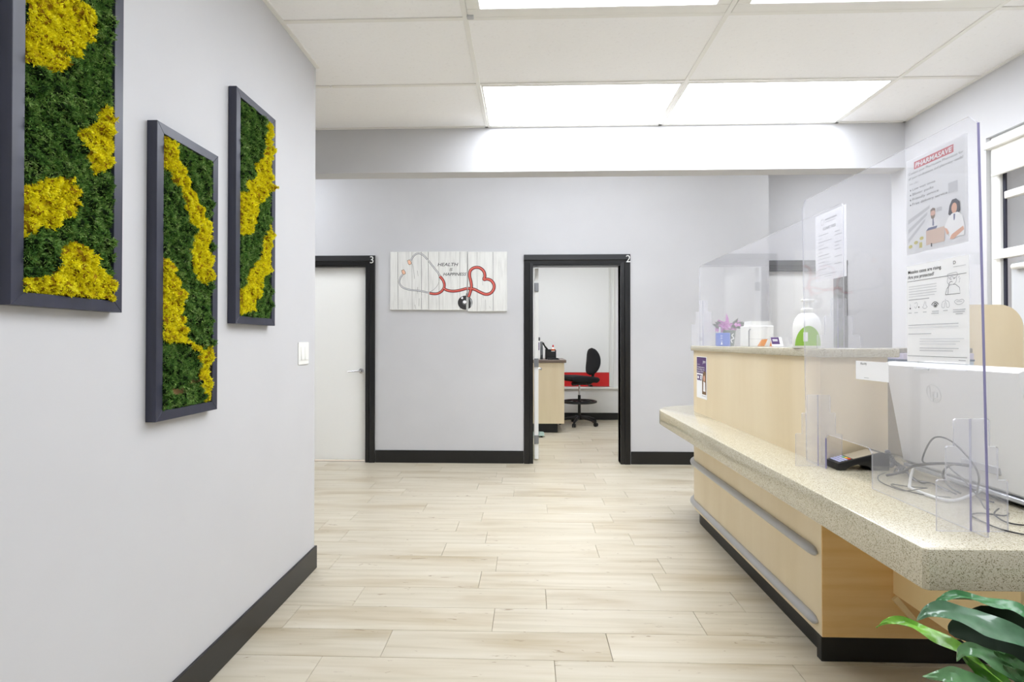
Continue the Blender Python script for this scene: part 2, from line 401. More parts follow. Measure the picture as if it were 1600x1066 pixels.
# ------------------------------------------------------------------ ceiling: tiles in a tee grid
ceil = MB().box(LX-.16, RX+.3, BY0-.1, 3.75, CZ+.03, CZ+.1).build('ceiling', white_m, kind='structure', label='white suspended ceiling of acoustic tiles')
MB().box(-4.4, 5.1, 2.75, 6.1, 3.2, 3.3).build('ceiling_corridor', white_m, kind='structure')
XE = [LX, -.297, .92, 2.135, RX]
YE = [3.735, 3.12, 2.48, 1.86, 1.25, .64, .03, -.58, -1.19, -1.80, -2.41, -3.02]
LIT = {(1, 0), (2, 0), (1, 2), (2, 2), (1, 5), (2, 5)}
tile_cache = {}
for i in range(4):
    for j in range(11):
        if (i, j) in LIT: continue
        x0, x1, y1, y0 = (XE[i]+.006 if i else (-1.509 if j == 0 else LX)), XE[i+1]-.006, YE[j]-.006, YE[j+1]+.006
        key = (round(x1-x0, 3), round(y1-y0, 3)); cx, cy = (x0+x1)/2, (y0+y1)/2
        if key not in tile_cache:
            t = MB().box(-key[0]/2, key[0]/2, -key[1]/2, key[1]/2, CZ+.006, CZ+.022).build('ceiling_tile', ceil_m, ceil); tile_cache[key] = t.data; bpy.data.objects.remove(t)
        o = bpy.data.objects.new('ceiling_tile', tile_cache[key]); COL.objects.link(o); o.parent = ceil; o.location = (cx, cy, 0)
for x in XE[1:4]: MB().box(x-.012, x+.012, BY0, 3.75, CZ, CZ+.006, .001).box(x-.003, x+.003, BY0, 3.75, CZ+.006, CZ+.03).build('ceiling_tee', tee_m, ceil)
for yy in YE[1:]:
    b = MB()
    for i in range(4): b.box(XE[i]+.012, XE[i+1]-.012, yy-.012, yy+.012, CZ+.0005, CZ+.006, .001)
    b.build('ceiling_tee', tee_m, ceil)
MB().box(LX, LX+.022, BY0, 2.905, CZ, CZ+.006).box(RX-.022, RX, BY0, 3.75, CZ, CZ+.006).box(-2.73, RX, 3.728, 3.75, CZ, CZ+.006).build('wall_angle', tee_m, ceil)
MB().box(-.287, -.255, 2.445, 2.467, CZ-.012, CZ+.004, .003).build('tee_clip', rail_m, ceil)
# tiles continue left past the end of the left wall
for q in ((-2.73, -1.521, 3.126, 3.729), (-1.509, LX, 2.92, 3.114), (-2.73, -1.521, 2.92, 3.114)): MB().box(*q, CZ+.006, CZ+.022, .0).build('ceiling_tile', ceil_m, ceil)
MB().box(-2.73, LX, 3.108, 3.132, CZ+.0005, CZ+.006, .001).build('ceiling_tee', tee_m, ceil)

# ceiling lights
def ceiling_light(x0, x1, y0, y1, label, rim, m=diff_m, z=CZ, group=None):
    r = root('ceiling_light', label, 'ceiling light', ((x0+x1)/2, (y0+y1)/2, z), group)
    b = MB()
    for q in ((x0, x1, y0, y0+rim), (x0, x1, y1-rim, y1), (x0, x0+rim, y0+rim, y1-rim), (x1-rim, x1, y0+rim, y1-rim)): b.box(q[0], q[1], q[2], q[3], z-.001, z+.02, .002)
    b.build('light_frame', tee_m, r)
    MB().box(x0+rim, x1-rim, y0+rim, y1-rim, z+.004, z+.018).build('diffuser', m, r)
    return r
ceiling_light(-.283, .906, 3.134, 3.722, 'flat lit ceiling panel beside the header beam, left of the farther pair', .012)
ceiling_light(.934, 2.121, 3.134, 3.722, 'flat lit ceiling panel beside the header beam, right of the farther pair', .012)
ceiling_light(-.283, .906, 1.874, 2.466, 'nearer lit ceiling panel at top of view, left of the two, wide white rim', .062)
ceiling_light(.934, 2.121, 1.874, 2.466, 'nearer lit ceiling panel at top of view, right of the two, wide white rim', .062)
for y0 in (.044,):  # unseen pair added for room light
    for x0 in (-.283, .934): ceiling_light(x0, x0+1.188, y0, y0+.58, 'unseen added ceiling panel %s the camera, %s of its pair' % ('overhead of' if y0 > 0 else 'well behind', 'left' if x0 < 0 else 'right'), .03)
ceiling_light(-.1, 1.1, 6.6, 7.2, 'unseen lit ceiling panel of the room beyond door 2', .02, exam_diff_m, 2.795)  # unseen panel assumed for the bright exam room
ceiling_light(-3.6, -2.4, 4.4, 5.0, 'unseen fill panel added to light the corridor to the left', .02, hall_fill_m, 3.195)  # corridor panels: out of view, added to brighten far wall and recess
ceiling_light(3.0, 4.2, 4.5, 5.1, 'unseen fill panel added to light the corridor to the right', .02, hall_fill_m, 3.195)
ceiling_light(-.6, 1.6, 3.93, 4.33, 'unseen fill panel added behind the header beam to light the far wall', .02, hall_fill_m, 3.195)

# ------------------------------------------------------------------ doors
def casing(r, xa, xb, yf, h, wd=.1, right=True):
    """black moulded casing round an opening from xa to xb, front plane yf"""
    def jamb(x0, x1, inner):
        b = MB()
        if inner == 'r': poly = [(x0, yf+.0), (x0, yf-.014), (x0+.006, yf-.02), (x0+.055, yf-.024), (x0+.062, yf-.014), (x1, yf-.012), (x1, yf+.0)]
        else: poly = [(x1, yf+.0), (x1, yf-.014), (x1-.006, yf-.02), (x1-.055, yf-.024), (x1-.062, yf-.014), (x0, yf-.012), (x0, yf+.0)]
        b.prism(poly, 'z', 0, h+wd*.15)
        b.box((x1-.014) if inner == 'r' else x0, x1 if inner == 'r' else (x0+.014), yf, yf+.14, 0, h, .001)
        return b
    jamb(xa-.095, xa+.0, 'r').build('jamb', black_m, r)
    jamb(xb, xb+.1, 'l').build('jamb', black_m, r)
    z0, z1 = h, h+wd
    poly = [(yf, z0), (yf-.012, z0), (yf-.014, z1-.062), (yf-.024, z1-.055), (yf-.02, z1-.006), (yf-.014, z1), (yf, z1)]
    MB().prism(poly, 'x', xa-.095, xb+.1).box(xa, xb, yf, yf+.14, z0-.014, z0, .001).build('door_head', black_m, r)
def number(r, t, x, z, yf):
    s = Sheet((x, yf-.0235, z), (1, 0, 0), (0, 0, 1), (0, -1, 0)); s.text(t, 0, 0, .075, 'n', lift=.002)
    s.build(r, {'n': ('number', white_m)})
def lever(b_parent, x, y, z, sgn, face='y'):
    M0 = Matrix.Rotation(math.pi/2, 4, 'X') if face == 'y' else Matrix.Rotation(math.pi/2, 4, 'Y')
    h = MB().lathe([(.026, 0), (.026, .006), (.012, .009), (.010, .045)], (x, y, z), 18, M=M0)
    if face == 'y': h.tube([(x, y-.04, z), (x+sgn*.03, y-.046, z), (x+sgn*.125, y-.044, z-.006)], [.010, .009, .007], 10)
    else: h.tube([(x+.04, y, z), (x+.046, y+sgn*.03, z), (x+.044, y+sgn*.12, z-.004)], [.010, .009, .007], 10)
    h.build('door_handle', chrome_m, b_parent, smooth=True)
d3 = struct('door_3', (-2.13, FY, 0), 'closed white door with black casing numbered 3')
casing(d3, D3A, D3B, FY, DH); number(d3, '3', -1.646, 2.068, FY)
lf = MB().box(D3A+.018, D3B-.018, FY+.06, FY+.1, .012, DH-.016, .002).build('door_leaf', door_m, d3)
MB().box(D3A+.014, D3A+.03, FY+.1, FY+.14, 0, DH-.014).build('door_stop', black_m, d3)
MB().box(D3B-.03, D3B-.014, FY+.1, FY+.14, 0, DH-.014).build('door_stop', black_m, d3)
lever(lf, D3B-.065, FY+.06, .945, -1)
d2 = struct('door_2', (.49, FY, 0), 'open white door with black casing numbered 2')
casing(d2, D2A, D2B, FY, DH); number(d2, '2', .995, 2.066, FY)
lf = MB().box(D2A+.016, D2A+.058, FY+.15, FY+.98, .012, DH-.02, .002).build('door_leaf', door_m, d2)
for z in (.22, 1.03, 1.83): MB().box(D2A+.02, D2A+.06, FY+.135, FY+.151, z-.045, z+.045, .002).tube([(D2A+.017, FY+.135, z-.045), (D2A+.017, FY+.135, z+.045)], .006, 8).build('hinge', stem_m, lf)
lever(lf, D2A+.058, FY+.91, .93, -1, 'x')
d1 = struct('door_1', (3.0, RY, 0), 'closed white door with black casing seen through the acrylic')
casing(d1, 2.62, 3.40, RY, DH)
MB().box(2.638, 3.382, RY+.05, RY+.09, .012, DH-.016, .002).build('door_leaf', door_m, d1)

# ------------------------------------------------------------------ window in the right wall
win = struct('window_1', (RX+.12, 2.2, 1.7), 'white sash window with roller blind')
wx = RX+.035
MB().box(wx-.012, wx+.03, WY1-.058, WY1-.001, WZ0, WZ1-.062, .003).build('window_casing', white_m, win)
MB().box(wx-.012, wx+.03, WY0, WY0+.075, WZ0, WZ1, .003).build('window_casing', white_m, win)
MB().box(wx-.012, wx+.03, WY0, WY1-.001, WZ1-.06, WZ1-.001, .003).build('window_casing', white_m, win)
MB().box(wx-.06, wx+.06, WY0, WY1, WZ0, WZ0+.04, .004).build('window_sill', white_m, win)
for ym in (2.22,): MB().box(wx-.005, wx+.03, ym-.04, ym+.04, WZ0, WZ1, .003).build('mullion', white_m, win)
rl = MB()
rl.box(wx-.004, wx+.035, WY0+.075, WY1-.075, 2.045, 2.085, .003)
rl.build('sash_rail', white_m, win)
MB().box(wx-.025, wx+.035, WY0+.06, WY1-.05, 1.715, 1.765, .004).box(wx-.03, wx-.02, WY0+.06, WY1-.03, 1.712, 1.722, .002).build('sash_rail', white_m, win)
MB().tube([(wx-.005, WY0+.1, 1.66), (wx-.005, WY1-.13, 1.66)], .016, 10).build('screen_roller', white_m, win, smooth=True)
MB().box(wx+.006, wx+.016, WY1-.073, WY1-.058, WZ0+.04, WZ1-.06).build('sash_edge', mat('sash_dark', (40, 42, 58), .4), win)
MB().box(wx+.018, wx+.022, WY0+.07, WY1-.07, 1.76, WZ1-.06).build('pane', glass_m, win)
fro_m = mat('frosted_film', (205, 207, 210), .5)
MB().box(wx+.012, wx+.018, WY0+.07, WY1-.10, WZ0+.04, 1.69).build('frosted_pane', fro_m, win)
sh = root('roller_blind', 'white roller blind with square cassette at the window top', 'blind', (wx-.04, 2.2, 2.36))
MB().box(wx-.062, wx-.012, WY0+.03, WY1-.012, 2.335, WZ1-.034, .006, 2).build('cassette', white_m, sh)
MB().box(wx-.036, wx-.032, WY0+.04, WY1-.035, 2.19, 2.35).build('blind_fabric', mat('blind_fabric', (241, 240, 234), .8), sh)
MB().box(wx-.042, wx-.026, WY0+.04, WY1-.035, 2.176, 2.196, .004).build('bottom_bar', white_m, sh)
MB().box(4.6, 4.7, -2, 7, -.1, 6).build('neighbour_wall', mat('neighbour_stucco', (150, 141, 133), .9), label='grey stucco building outside the window', cat='building')

# ------------------------------------------------------------------ reception counter
CX = 1.148; CYN = 2.129; CYF = 3.95; UX = 1.407; R = .25
def roundfar(x0, x1, y0, y1, r, n=10):
    out = [(x0, y0), (x1, y0), (x1, y1), (x0+r, y1)]
    for k in range(1, n+1):
        t = math.radians(90+90*k/n); out.append((x0+r+r*math.cos(t), y1-r+r*math.sin(t)))
    return out
desk = root('reception_counter', 'long maple reception counter with raised bar and grey bumper rails', 'counter', (1.3, 2.9, 0))
MB().prism(roundfar(CX, 1.9, CYN, CYF, R), 'z', .095, .67).build('base_cabinet', maple_m, desk, smooth=True)
MB().box(CX+.001, 1.9, CYN-.004, CYN, .095, .67).build('end_panel', honey_m, desk, label='honey veneer end panel')
MB().prism(roundfar(CX+.03, 1.85, CYN+.01, CYF-.05, R-.03), 'z', 0, .095).build('toe_kick', kick_m, desk)
MB().box(CX-.004, 1.9, CYN-.004, CYN+.03, 0, .095, .002).build('toe_kick', kick_m, desk)
MB().prism(roundfar(CX, UX, CYN, CYF, R), 'z', .77, 1.19).build('upper_cabinet', maple_m, desk, smooth=True)
MB().box(1.42, 1.45, 1.585, CYN-.004, .27, .67, .001).build('modesty_panel', honey2_m, desk)
MB().box(1.452, 1.95, 1.60, 1.62, .27, .67, .001).build('modesty_panel', honey2_m, desk)
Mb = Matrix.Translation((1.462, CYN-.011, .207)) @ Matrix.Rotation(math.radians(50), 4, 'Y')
MB().box(-.065, .065, -.006, .006, -.011, .011, .001, M=Mb).build('reflection_strip', honey2_m, desk)  # floor reflection on the end panel, built as a pale solid strip
def rail(z):
    x = CX-.006; pts = [(x, CYN+.022, z), (x, CYN+.04, z), (x, CYN+.07, z)]
    pts += [(x, yy, z) for yy in (2.5, 2.9, 3.3, CYF-R)]
    for k in range(1, 11):
        t = math.radians(180-90*k/10); pts.append((CX+R+(R+.006)*math.cos(t), CYF-R+(R+.006)*math.sin(t), z))
    pts.append((1.8, CYF+.006, z))
    MB().tube(pts, [.004, .017, .02]+[.02]*(len(pts)-3), 12).build('bumper_rail', rail_m, desk, smooth=True)
rail(.412); rail(.140)
# worktop
poly = [(.928, 1.265), (2.1, 1.265), (2.1, 2.5), (UX+.02, 2.5), (UX+.02, 4.08), (1.27, 4.08)]
for k in range(1, 11):
    t = math.radians(90+90*k/10); poly.append((1.27+.352*math.cos(t), 3.73+.35*math.sin(t)))
poly.append((.918, 1.274))
wt = MB().prism(poly, 'z', .672, .77, bev=.006).build('worktop', qz_m, desk, smooth=True)
sl = [(1.150, 2.098), (1.432, 2.098), (1.432, 3.985), (1.40, 3.985)]
for k in range(1, 11):
    t = math.radians(90+90*k/10); sl.append((1.40+.267*math.cos(t), 3.72+.265*math.sin(t)))
sl.append((1.133, 2.116))
MB().prism(sl, 'z', 1.190, 1.224, bev=.004).build('bar_top', qz_m, desk, smooth=True)
# partition behind
pp = rrect(2.10, 2.352, .0, 1.428, .11, 8, (0, 0, 1, 0))
MB().prism(pp, 'y', 2.60, 2.63).build('partition_panel', maple_m, label='maple partition with a rounded top corner by the window', cat='partition')

# ------------------------------------------------------------------ acrylic shields
def fin(cx, y, z, steps, name, parent):
    pts = []
    right = []; z0 = z
    for (hw, h) in steps:
        right.append((cx+hw, z0)); right.append((cx+hw, z+h-.004)); right.append((cx+hw-.004, z+h)); z0 = z+h
    left = [(2*cx-a, b) for a, b in right][::-1]
    f = MB().prism(right+left, 'y', y-.0025, y+.0025, 0, 1).build(name, [acr_m, edgelt_m], parent)
    h = steps[-1][1]
    MB().box(cx-.0034, cx-.0026, y-.0034, y+.0034, z+h*.42, z+h).build('slot_edge', edgelt_m, f); MB().box(cx-.0032, cx-.0026, y-.0028, y+.0028, z+.001, z+h*.42).build('slot_edge', edge_m, f)
AX = 1.122
s1 = root('acrylic_shield', 'tall clear acrylic shield on the low worktop, with two posters taped to it', 'shield', (AX, 1.75, .77))
pa = [(1.338, .7715), (1.775, .7715), (1.775, .885), (1.79, .900), (2.03, .903), (2.045, .888), (2.045, .7715), (2.185, .7715), (2.21, 1.80), (2.185, 1.825), (1.385, 1.825), (1.358, 1.798)]
MB().prism(pa, 'x', AX-.0025, AX+.0025, 0, 1).build('panel', [acr_m, edgelt_m], s1)
MB().prism([(1.3366, .785), (1.3386, .785), (1.3582, 1.798), (1.3562, 1.798)], 'x', AX-.0026, AX+.0026).build('polished_edge', edge_m, s1); MB().box(AX-.0026, AX+.0026, 2.0445, 2.0465, .773, .886).build('polished_edge', edge_m, s1)
fin(AX, 1.385, .7705, [(.088, .13), (.064, .215), (.044, .285)], 'foot', s1)
fin(AX, 2.095, .7705, [(.088, .125), (.064, .205), (.044, .275)], 'foot', s1)
BX = 1.237
s2 = root('acrylic_shield', 'clear acrylic shield on the raised bar top behind the soap bottle', 'shield', (BX, 3.0, 1.224))
pb = rrect(2.125, 3.88, 1.2255, 1.80, .02, 4, (0, 0, 1, 1))
MB().prism(pb, 'x', BX-.0025, BX+.0025, 0, 1).build('panel', [acrb_m, edgelt_m], s2)
fin(BX, 2.16, 1.2245, [(.085, .055), (.055, .13), (.03, .2)], 'foot', s2)
fin(BX, 3.80, 1.2245, [(.085, .15), (.055, .24), (.03, .32)], 'foot', s2)

# ------------------------------------------------------------------ posters
SU, SV, SN = (0, -1, 0), (0, 0, 1), (-1, 0, 0)
NM = {'ink': ('printed_text', ink_m), 'gr': ('fine_print', greyink_m), 'pg': ('pale_print', palegrey_m), 'red': ('banner', redink_m), 'wh': ('white_lettering', paper_m),
      'bg': ('printed_ground', bg_m), 'sk': ('printed_skin', skin_m), 'hair': ('printed_hair', hair_m), 'bl': ('printed_tie', bluegrey_m), 'bx': ('printed_box', boxprint_m), 'ye': ('printed_bottle', yellowprint_m),
      'pu': ('purple_block', purple_m), 'br': ('printed_photo', brownprint_m)}
def sheet_thing(name, label, cat, x, y0, z0, wd, ht, m=paper_m, th=.0008):
    """paper on a plane x = const facing -x; y0 is its left (far) edge"""
    r = root(name, label, cat, (x, y0-wd/2, z0))
    MB().box(x-th/2, x+th/2, y0-wd, y0, z0, z0+ht).build('sheet', m, r)
    return r, Sheet((x-th/2, y0, z0), SU, SV, SN)
# pharmacy poster behind the shield
PWD, PHT = .222, .28
r, s = sheet_thing('poster', 'upper poster on the tall shield with a red banner and two pharmacists', 'poster', AX+.0045, 1.617, 1.508, PWD, PHT)
def U(a): return a*PWD
def Vv(a): return a*PHT
s.rect(U(.02), U(.96), Vv(.02), Vv(.985), 'bg')
s.rect(U(.15), U(.80), Vv(.878), Vv(.955), 'red'); s.text('PHARMASAVE', U(.17), Vv(.893), Vv(.047), 'wh', U(.61), shear=.15, bold=.025)
s.text('Contact your Pharmasave Pharmacist for', U(.05), Vv(.835), Vv(.026), 'ink', U(.89)); s.text('all your medications and pharmacy needs!', U(.05), Vv(.785), Vv(.026), 'ink', U(.89))
s.text('We offer:', U(.06), Vv(.725), Vv(.022), 'gr', U(.18))
for i, t in enumerate(('Low wait times', 'Blister packs', 'Friendly service', 'Free delivery service')):
    s.ell(U(.085), Vv(.672-.052*i), U(.011), Vv(.009), 'ink', 8); s.text(t, U(.12), Vv(.662-.052*i), Vv(.027), 'ink', U(.028*len(t)))
for i in range(3): s.poly([(U(.04), Vv(.12+.10*i)), (U(.34+.04*i), Vv(.30+.06*i)), (U(.34+.04*i), Vv(.33+.06*i)), (U(.04), Vv(.165+.10*i))], 'pg')
for i in range(3): s.ell(U(.08+.1*i), Vv(.08+.03*i), U(.035), Vv(.018), 'ye')
s.rect(U(.24), U(.29), Vv(.045), Vv(.10), 'ye')
s.rect(U(.53), U(.62), Vv(.36), Vv(.40), 'pg'); s.rect(U(.72), U(.86), Vv(.5), Vv(.6), 'pg')
# man with a carton
s.poly([(U(.35), Vv(.13)), (U(.37), Vv(.27)), (U(.43), Vv(.31)), (U(.53), Vv(.31)), (U(.58), Vv(.27)), (U(.58), Vv(.15))], 'wh')
s.ell(U(.475), Vv(.355), U(.04), Vv(.045), 'sk'); s.poly([(U(.435), Vv(.36)), (U(.435), Vv(.40)), (U(.475), Vv(.415)), (U(.515), Vv(.40)), (U(.515), Vv(.36)), (U(.50), Vv(.385)), (U(.45), Vv(.385))], 'br')
s.poly([(U(.437), Vv(.345)), (U(.475), Vv(.335)), (U(.513), Vv(.345)), (U(.50), Vv(.31)), (U(.475), Vv(.303)), (U(.45), Vv(.31))], 'br')
s.poly([(U(.468), Vv(.305)), (U(.488), Vv(.305)), (U(.495), Vv(.24)), (U(.478), Vv(.23)), (U(.465), Vv(.24))], 'bl')
s.rect(U(.36), U(.66), Vv(.055), Vv(.20), 'bx'); s.poly([(U(.36), Vv(.20)), (U(.40), Vv(.225)), (U(.55), Vv(.225)), (U(.53), Vv(.2))], 'bl'); s.rect(U(.44), U(.46), Vv(.03), Vv(.065), 'ink')
# woman with long hair, arms crossed
s.poly([(U(.72), Vv(.30)), (U(.74), Vv(.38)), (U(.78), Vv(.43)), (U(.84), Vv(.43)), (U(.89), Vv(.39)), (U(.90), Vv(.31)), (U(.87), Vv(.28)), (U(.76), Vv(.28))], 'hair')
s.ell(U(.81), Vv(.345), U(.042), Vv(.05), 'sk'); s.poly([(U(.765), Vv(.36)), (U(.80), Vv(.40)), (U(.85), Vv(.39)), (U(.86), Vv(.35)), (U(.85), Vv(.41)), (U(.81), Vv(.425)), (U(.775), Vv(.41))], 'hair')
s.poly([(U(.66), Vv(.19)), (U(.72), Vv(.27)), (U(.78), Vv(.30)), (U(.86), Vv(.30)), (U(.93), Vv(.26)), (U(.96), Vv(.15)), (U(.95), Vv(.07)), (U(.74), Vv(.07)), (U(.72), Vv(.15))], 'wh')
s.poly([(U(.80), Vv(.29)), (U(.825), Vv(.29)), (U(.82), Vv(.24)), (U(.81), Vv(.225)), (U(.80), Vv(.24))], 'bl')
s.poly([(U(.74), Vv(.06)), (U(.77), Vv(.10)), (U(.94), Vv(.155)), (U(.955), Vv(.12)), (U(.80), Vv(.055))], 'sk'); s.poly([(U(.66), Vv(.18)), (U(.70), Vv(.11)), (U(.735), Vv(.12)), (U(.70), Vv(.17))], 'sk')
s.build(r, NM)
# measles poster on the customer side
r, s = sheet_thing('poster', 'lower poster on the tall shield, white sheet asking about measles protection', 'poster', AX-.0042, 1.605, 1.193, PWD, PHT)
s.text('Measles cases are rising.', U(.03), Vv(.915), Vv(.036), 'ink', U(.57), bold=.008); s.text('Are you protected?', U(.03), Vv(.862), Vv(.036), 'ink', U(.45), bold=.008)
s.text('D', U(.78), Vv(.935), Vv(.032), 'ink'); s.rect(U(.78), U(.96), Vv(.907), Vv(.912), 'pg')
s.rect(U(.02), U(.97), Vv(.832), Vv(.836), 'ink')
for i in range(5): s.rect(U(.04), U(.52-.03*(i == 4)), Vv(.775-.026*i), Vv(.781-.026*i), 'pg')
s.rect(U(.04), U(.40), Vv(.638), Vv(.645), 'gr')
L = .0011
s.line([(U(.66), Vv(.655)), (U(.68), Vv(.71)), (U(.73), Vv(.745)), (U(.81), Vv(.745)), (U(.87), Vv(.71)), (U(.88), Vv(.655)), (U(.66), Vv(.655))], L, 'ink')
s.line([(U(.69), Vv(.835)), (U(.70), Vv(.865)-.005), (U(.76), Vv(.868)-.004), (U(.83), Vv(.855)), (U(.84), Vv(.825)), (U(.80), Vv(.805)), (U(.76), Vv(.822)), (U(.72), Vv(.808)), (U(.69), Vv(.835))], L, 'gr', 4)
s.line([(U(.70), Vv(.815)), (U(.69), Vv(.775)), (U(.72), Vv(.75)), (U(.77), Vv(.745)), (U(.82), Vv(.765)), (U(.83), Vv(.81))], L, 'gr', 4)
s.line([(U(.70), Vv(.66)), (U(.71), Vv(.74)), (U(.74), Vv(.775)), (U(.77), Vv(.77))], L, 'ink', 3); s.line([(U(.73), Vv(.80)), (U(.755), Vv(.795))], L, 'ink'); s.line([(U(.78), Vv(.797)), (U(.81), Vv(.802))], L, 'ink')
for q in ((.86, .80), (.872, .78), (.866, .755)): s.line([(U(q[0]), Vv(q[1])), (U(q[0]+.012), Vv(q[1]+.018))], L, 'gr')
s.line([(U(.07), Vv(.60)), (U(.07), Vv(.56))], L, 'gr'); s.ell(U(.07), Vv(.553), U(.012), Vv(.009), 'ink', 10)
s.line([(U(.15), Vv(.60)), (U(.19), Vv(.61)), (U(.20), Vv(.58)), (U(.17), Vv(.55)), (U(.15), Vv(.57))], L, 'gr', 3); s.ell(U(.225), Vv(.56), U(.010), Vv(.008), 'ink', 8)
s.line([(U(.33), Vv(.615)), (U(.31), Vv(.57)), (U(.29), Vv(.555)), (U(.33), Vv(.54)), (U(.37), Vv(.555)), (U(.35), Vv(.57)), (U(.345), Vv(.61))], L, 'gr', 3)
s.line([(U(.44), Vv(.57)), (U(.47), Vv(.592)), (U(.50), Vv(.597)), (U(.53), Vv(.59)), (U(.555), Vv(.57))], L*1.7, 'ink', 3); s.line([(U(.455), Vv(.568)), (U(.50), Vv(.548)), (U(.54), Vv(.566))], L, 'ink', 3)
s.ell(U(.50), Vv(.57), U(.021), Vv(.017), 'ink', 12); s.ell(U(.50), Vv(.571), U(.009), Vv(.007), 'wh', 10)
for sg in (-1, 1): s.line([(U(.665+sg*.012), Vv(.60)), (U(.665+sg*.05), Vv(.585)), (U(.665+sg*.058), Vv(.54)), (U(.665+sg*.02), Vv(.535)), (U(.665+sg*.012), Vv(.58))], L, 'gr', 3)
s.line([(U(.665), Vv(.615)), (U(.665), Vv(.575))], L, 'gr')
s.line([(U(.80), Vv(.58)), (U(.83), Vv(.597)), (U(.87), Vv(.59)), (U(.91), Vv(.597)), (U(.94), Vv(.58)), (U(.90), Vv(.555)), (U(.84), Vv(.555))], L, 'gr', 3, True); s.line([(U(.83), Vv(.578)), (U(.91), Vv(.578))], L, 'gr')
for a, b in ((.04, .10), (.15, .21), (.30, .36), (.45, .56), (.63, .70), (.78, .96)): s.rect(U(a), U(b), Vv(.502), Vv(.508), 'gr')
s.rect(U(.44), U(.56), Vv(.482), Vv(.488), 'gr'); s.rect(U(.78), U(.95), Vv(.482), Vv(.488), 'gr'); s.rect(U(.82), U(.92), Vv(.462), Vv(.468), 'gr')
s.rect(U(.04), U(.86), Vv(.375), Vv(.381), 'gr'); s.rect(U(.04), U(.86), Vv(.347), Vv(.353), 'pg'); s.rect(U(.04), U(.44), Vv(.283), Vv(.29), 'gr')
for i in range(3): s.rect(U(.24), U(.94-.06*i), Vv(.232-.026*i), Vv(.238-.026*i), 'pg')
for i in range(2): s.rect(U(.24), U(.86-.08*i), Vv(.14-.026*i), Vv(.146-.026*i), 'gr')
s.rect(U(.02), U(.98), Vv(.058), Vv(.062), 'ink'); s.rect(U(.86), U(.96), Vv(.03), Vv(.036), 'gr')
s.build(r, NM)
# clear sleeve holding the poster low edge and a small label on the shield
r = root('sign_sleeve', 'narrow clear plastic sleeve strip below the measles poster', 'sleeve', (AX-.006, 1.49, 1.18))
MB().box(AX-.008, AX-.0035, 1.39, 1.56, 1.176, 1.196, .001).build('strip', acr_m, r)
MB().box(AX-.0085, AX-.0035, 1.52, 1.575, 1.170, 1.175, .0005).build('label_holder', palegrey_m, r)
# card taped low on the shield
r, s = sheet_thing('card', 'small white card taped to the tall shield above the card terminal', 'card', AX-.0042, 1.852, 1.124, .165, .062)
s.text('MooVify', .026, .050, .008, 'ink', .034, shear=.2); s.rect(.045, .07, .0065, .0078, 'gr'); s.build(r, NM)
# fee sheet behind the bar shield
r, s = sheet_thing('notice', 'white clinic fees notice behind the bar shield', 'notice', BX+.0045, 2.335, 1.508, .222, .282)
for i in range(9): s.ell(.055+.012*math.cos(i*.7), .247+.012*math.sin(i*.7), .0022, .0022, 'ink' if i % 3 == 0 else 'gr', 8)
s.rect(.075, .16, .250, .256, 'gr'); s.rect(.075, .15, .240, .244, 'pg'); s.text('CLINIC FEES', .06, .212, .011, 'ink', .092, bold=.01)
for i, (wL, wR) in enumerate(((.075, .035), (.03, .05), (.10, .0), (.04, .045), (.07, .03), (.03, .04), (.08, .0), (.09, .05), (.05, .0), (.10, .045), (.06, .0))):
    z = .192-.0145*i; s.rect(.025, .025+wL, z, z+.003, 'pg' if i % 2 else 'gr')
    if wR: s.rect(.145, .145+wR, z-.004, z-.001, 'gr')
s.rect(.02, .16, .024, .026, 'gr'); s.rect(.07, .12, .015, .017, 'gr'); s.build(r, NM)
# purple flyer on the upper cabinet
r, s = sheet_thing('flyer', 'purple and white flyer taped to the far end of the maple upper cabinet', 'flyer', CX-.0012, 3.665, .876, .205, .277)
s.rect(.004, .195, .165, .273, 'pu'); s.text('jem', .125, .235, .022, 'wh', .055, shear=.2)
s.rect(.012, .07, .222, .226, 'gr')
for i, t in enumerate(('The family practice', 'that brings care', 'to your doorstep')): s.text(t, .012, .202-.014*i, .010, 'wh', .15)
s.rect(.012, .06, .172, .175, 'gr'); s.rect(.012, .105, .118, .155, 'pu'); s.rect(.02, .05, .128, .146, 'wh'); s.rect(.075, .095, .124, .15, 'wh')
s.poly([(.115, .03), (.195, .03), (.195, .175), (.155, .185), (.13, .165), (.115, .12)], 'br'); s.ell(.155, .135, .016, .02, 'sk'); s.poly([(.135, .05), (.18, .05), (.175, .11), (.14, .115)], 'wh'); s.rect(.11, .195, .018, .021, 'gr')
s.build(r, NM)

# ------------------------------------------------------------------ things on the bar top
BT = 1.2245
r = root('soap_dispenser', 'white foam soap bottle with a green label on the bar top', 'soap bottle', (1.176, 2.285, BT))
bx_, by_ = 1.177, 2.285
MB().lathe([(.052, 0), (.0545, .004), (.0545, .085), (.052, .105), (.044, .127), (.032, .142), (.022, .148)], (bx_, by_, BT), 32).build('bottle', mat('soap_bottle_white', (246, 246, 243), .3), r, smooth=True)
lb = MB()
for i in range(24):
    a0 = math.radians(188+122*i/24); a1 = math.radians(188+122*(i+1)/24)
    h0 = .082*math.sin(math.pi*min(max(i/24, 0), 1))**.6; h1 = .082*math.sin(math.pi*min(max((i+1)/24, 0), 1))**.6
    p = lambda a, z: (bx_+.0551*math.cos(a), by_+.0551*math.sin(a), BT+z)
    lb.add([p(a0, .010), p(a1, .010), p(a1, .010+h1), p(a0, .010+h0)], [(0, 1, 2, 3)])
lb.build('label', mat('green_label', (150, 196, 78), .4), r, smooth=True)
lb = MB()
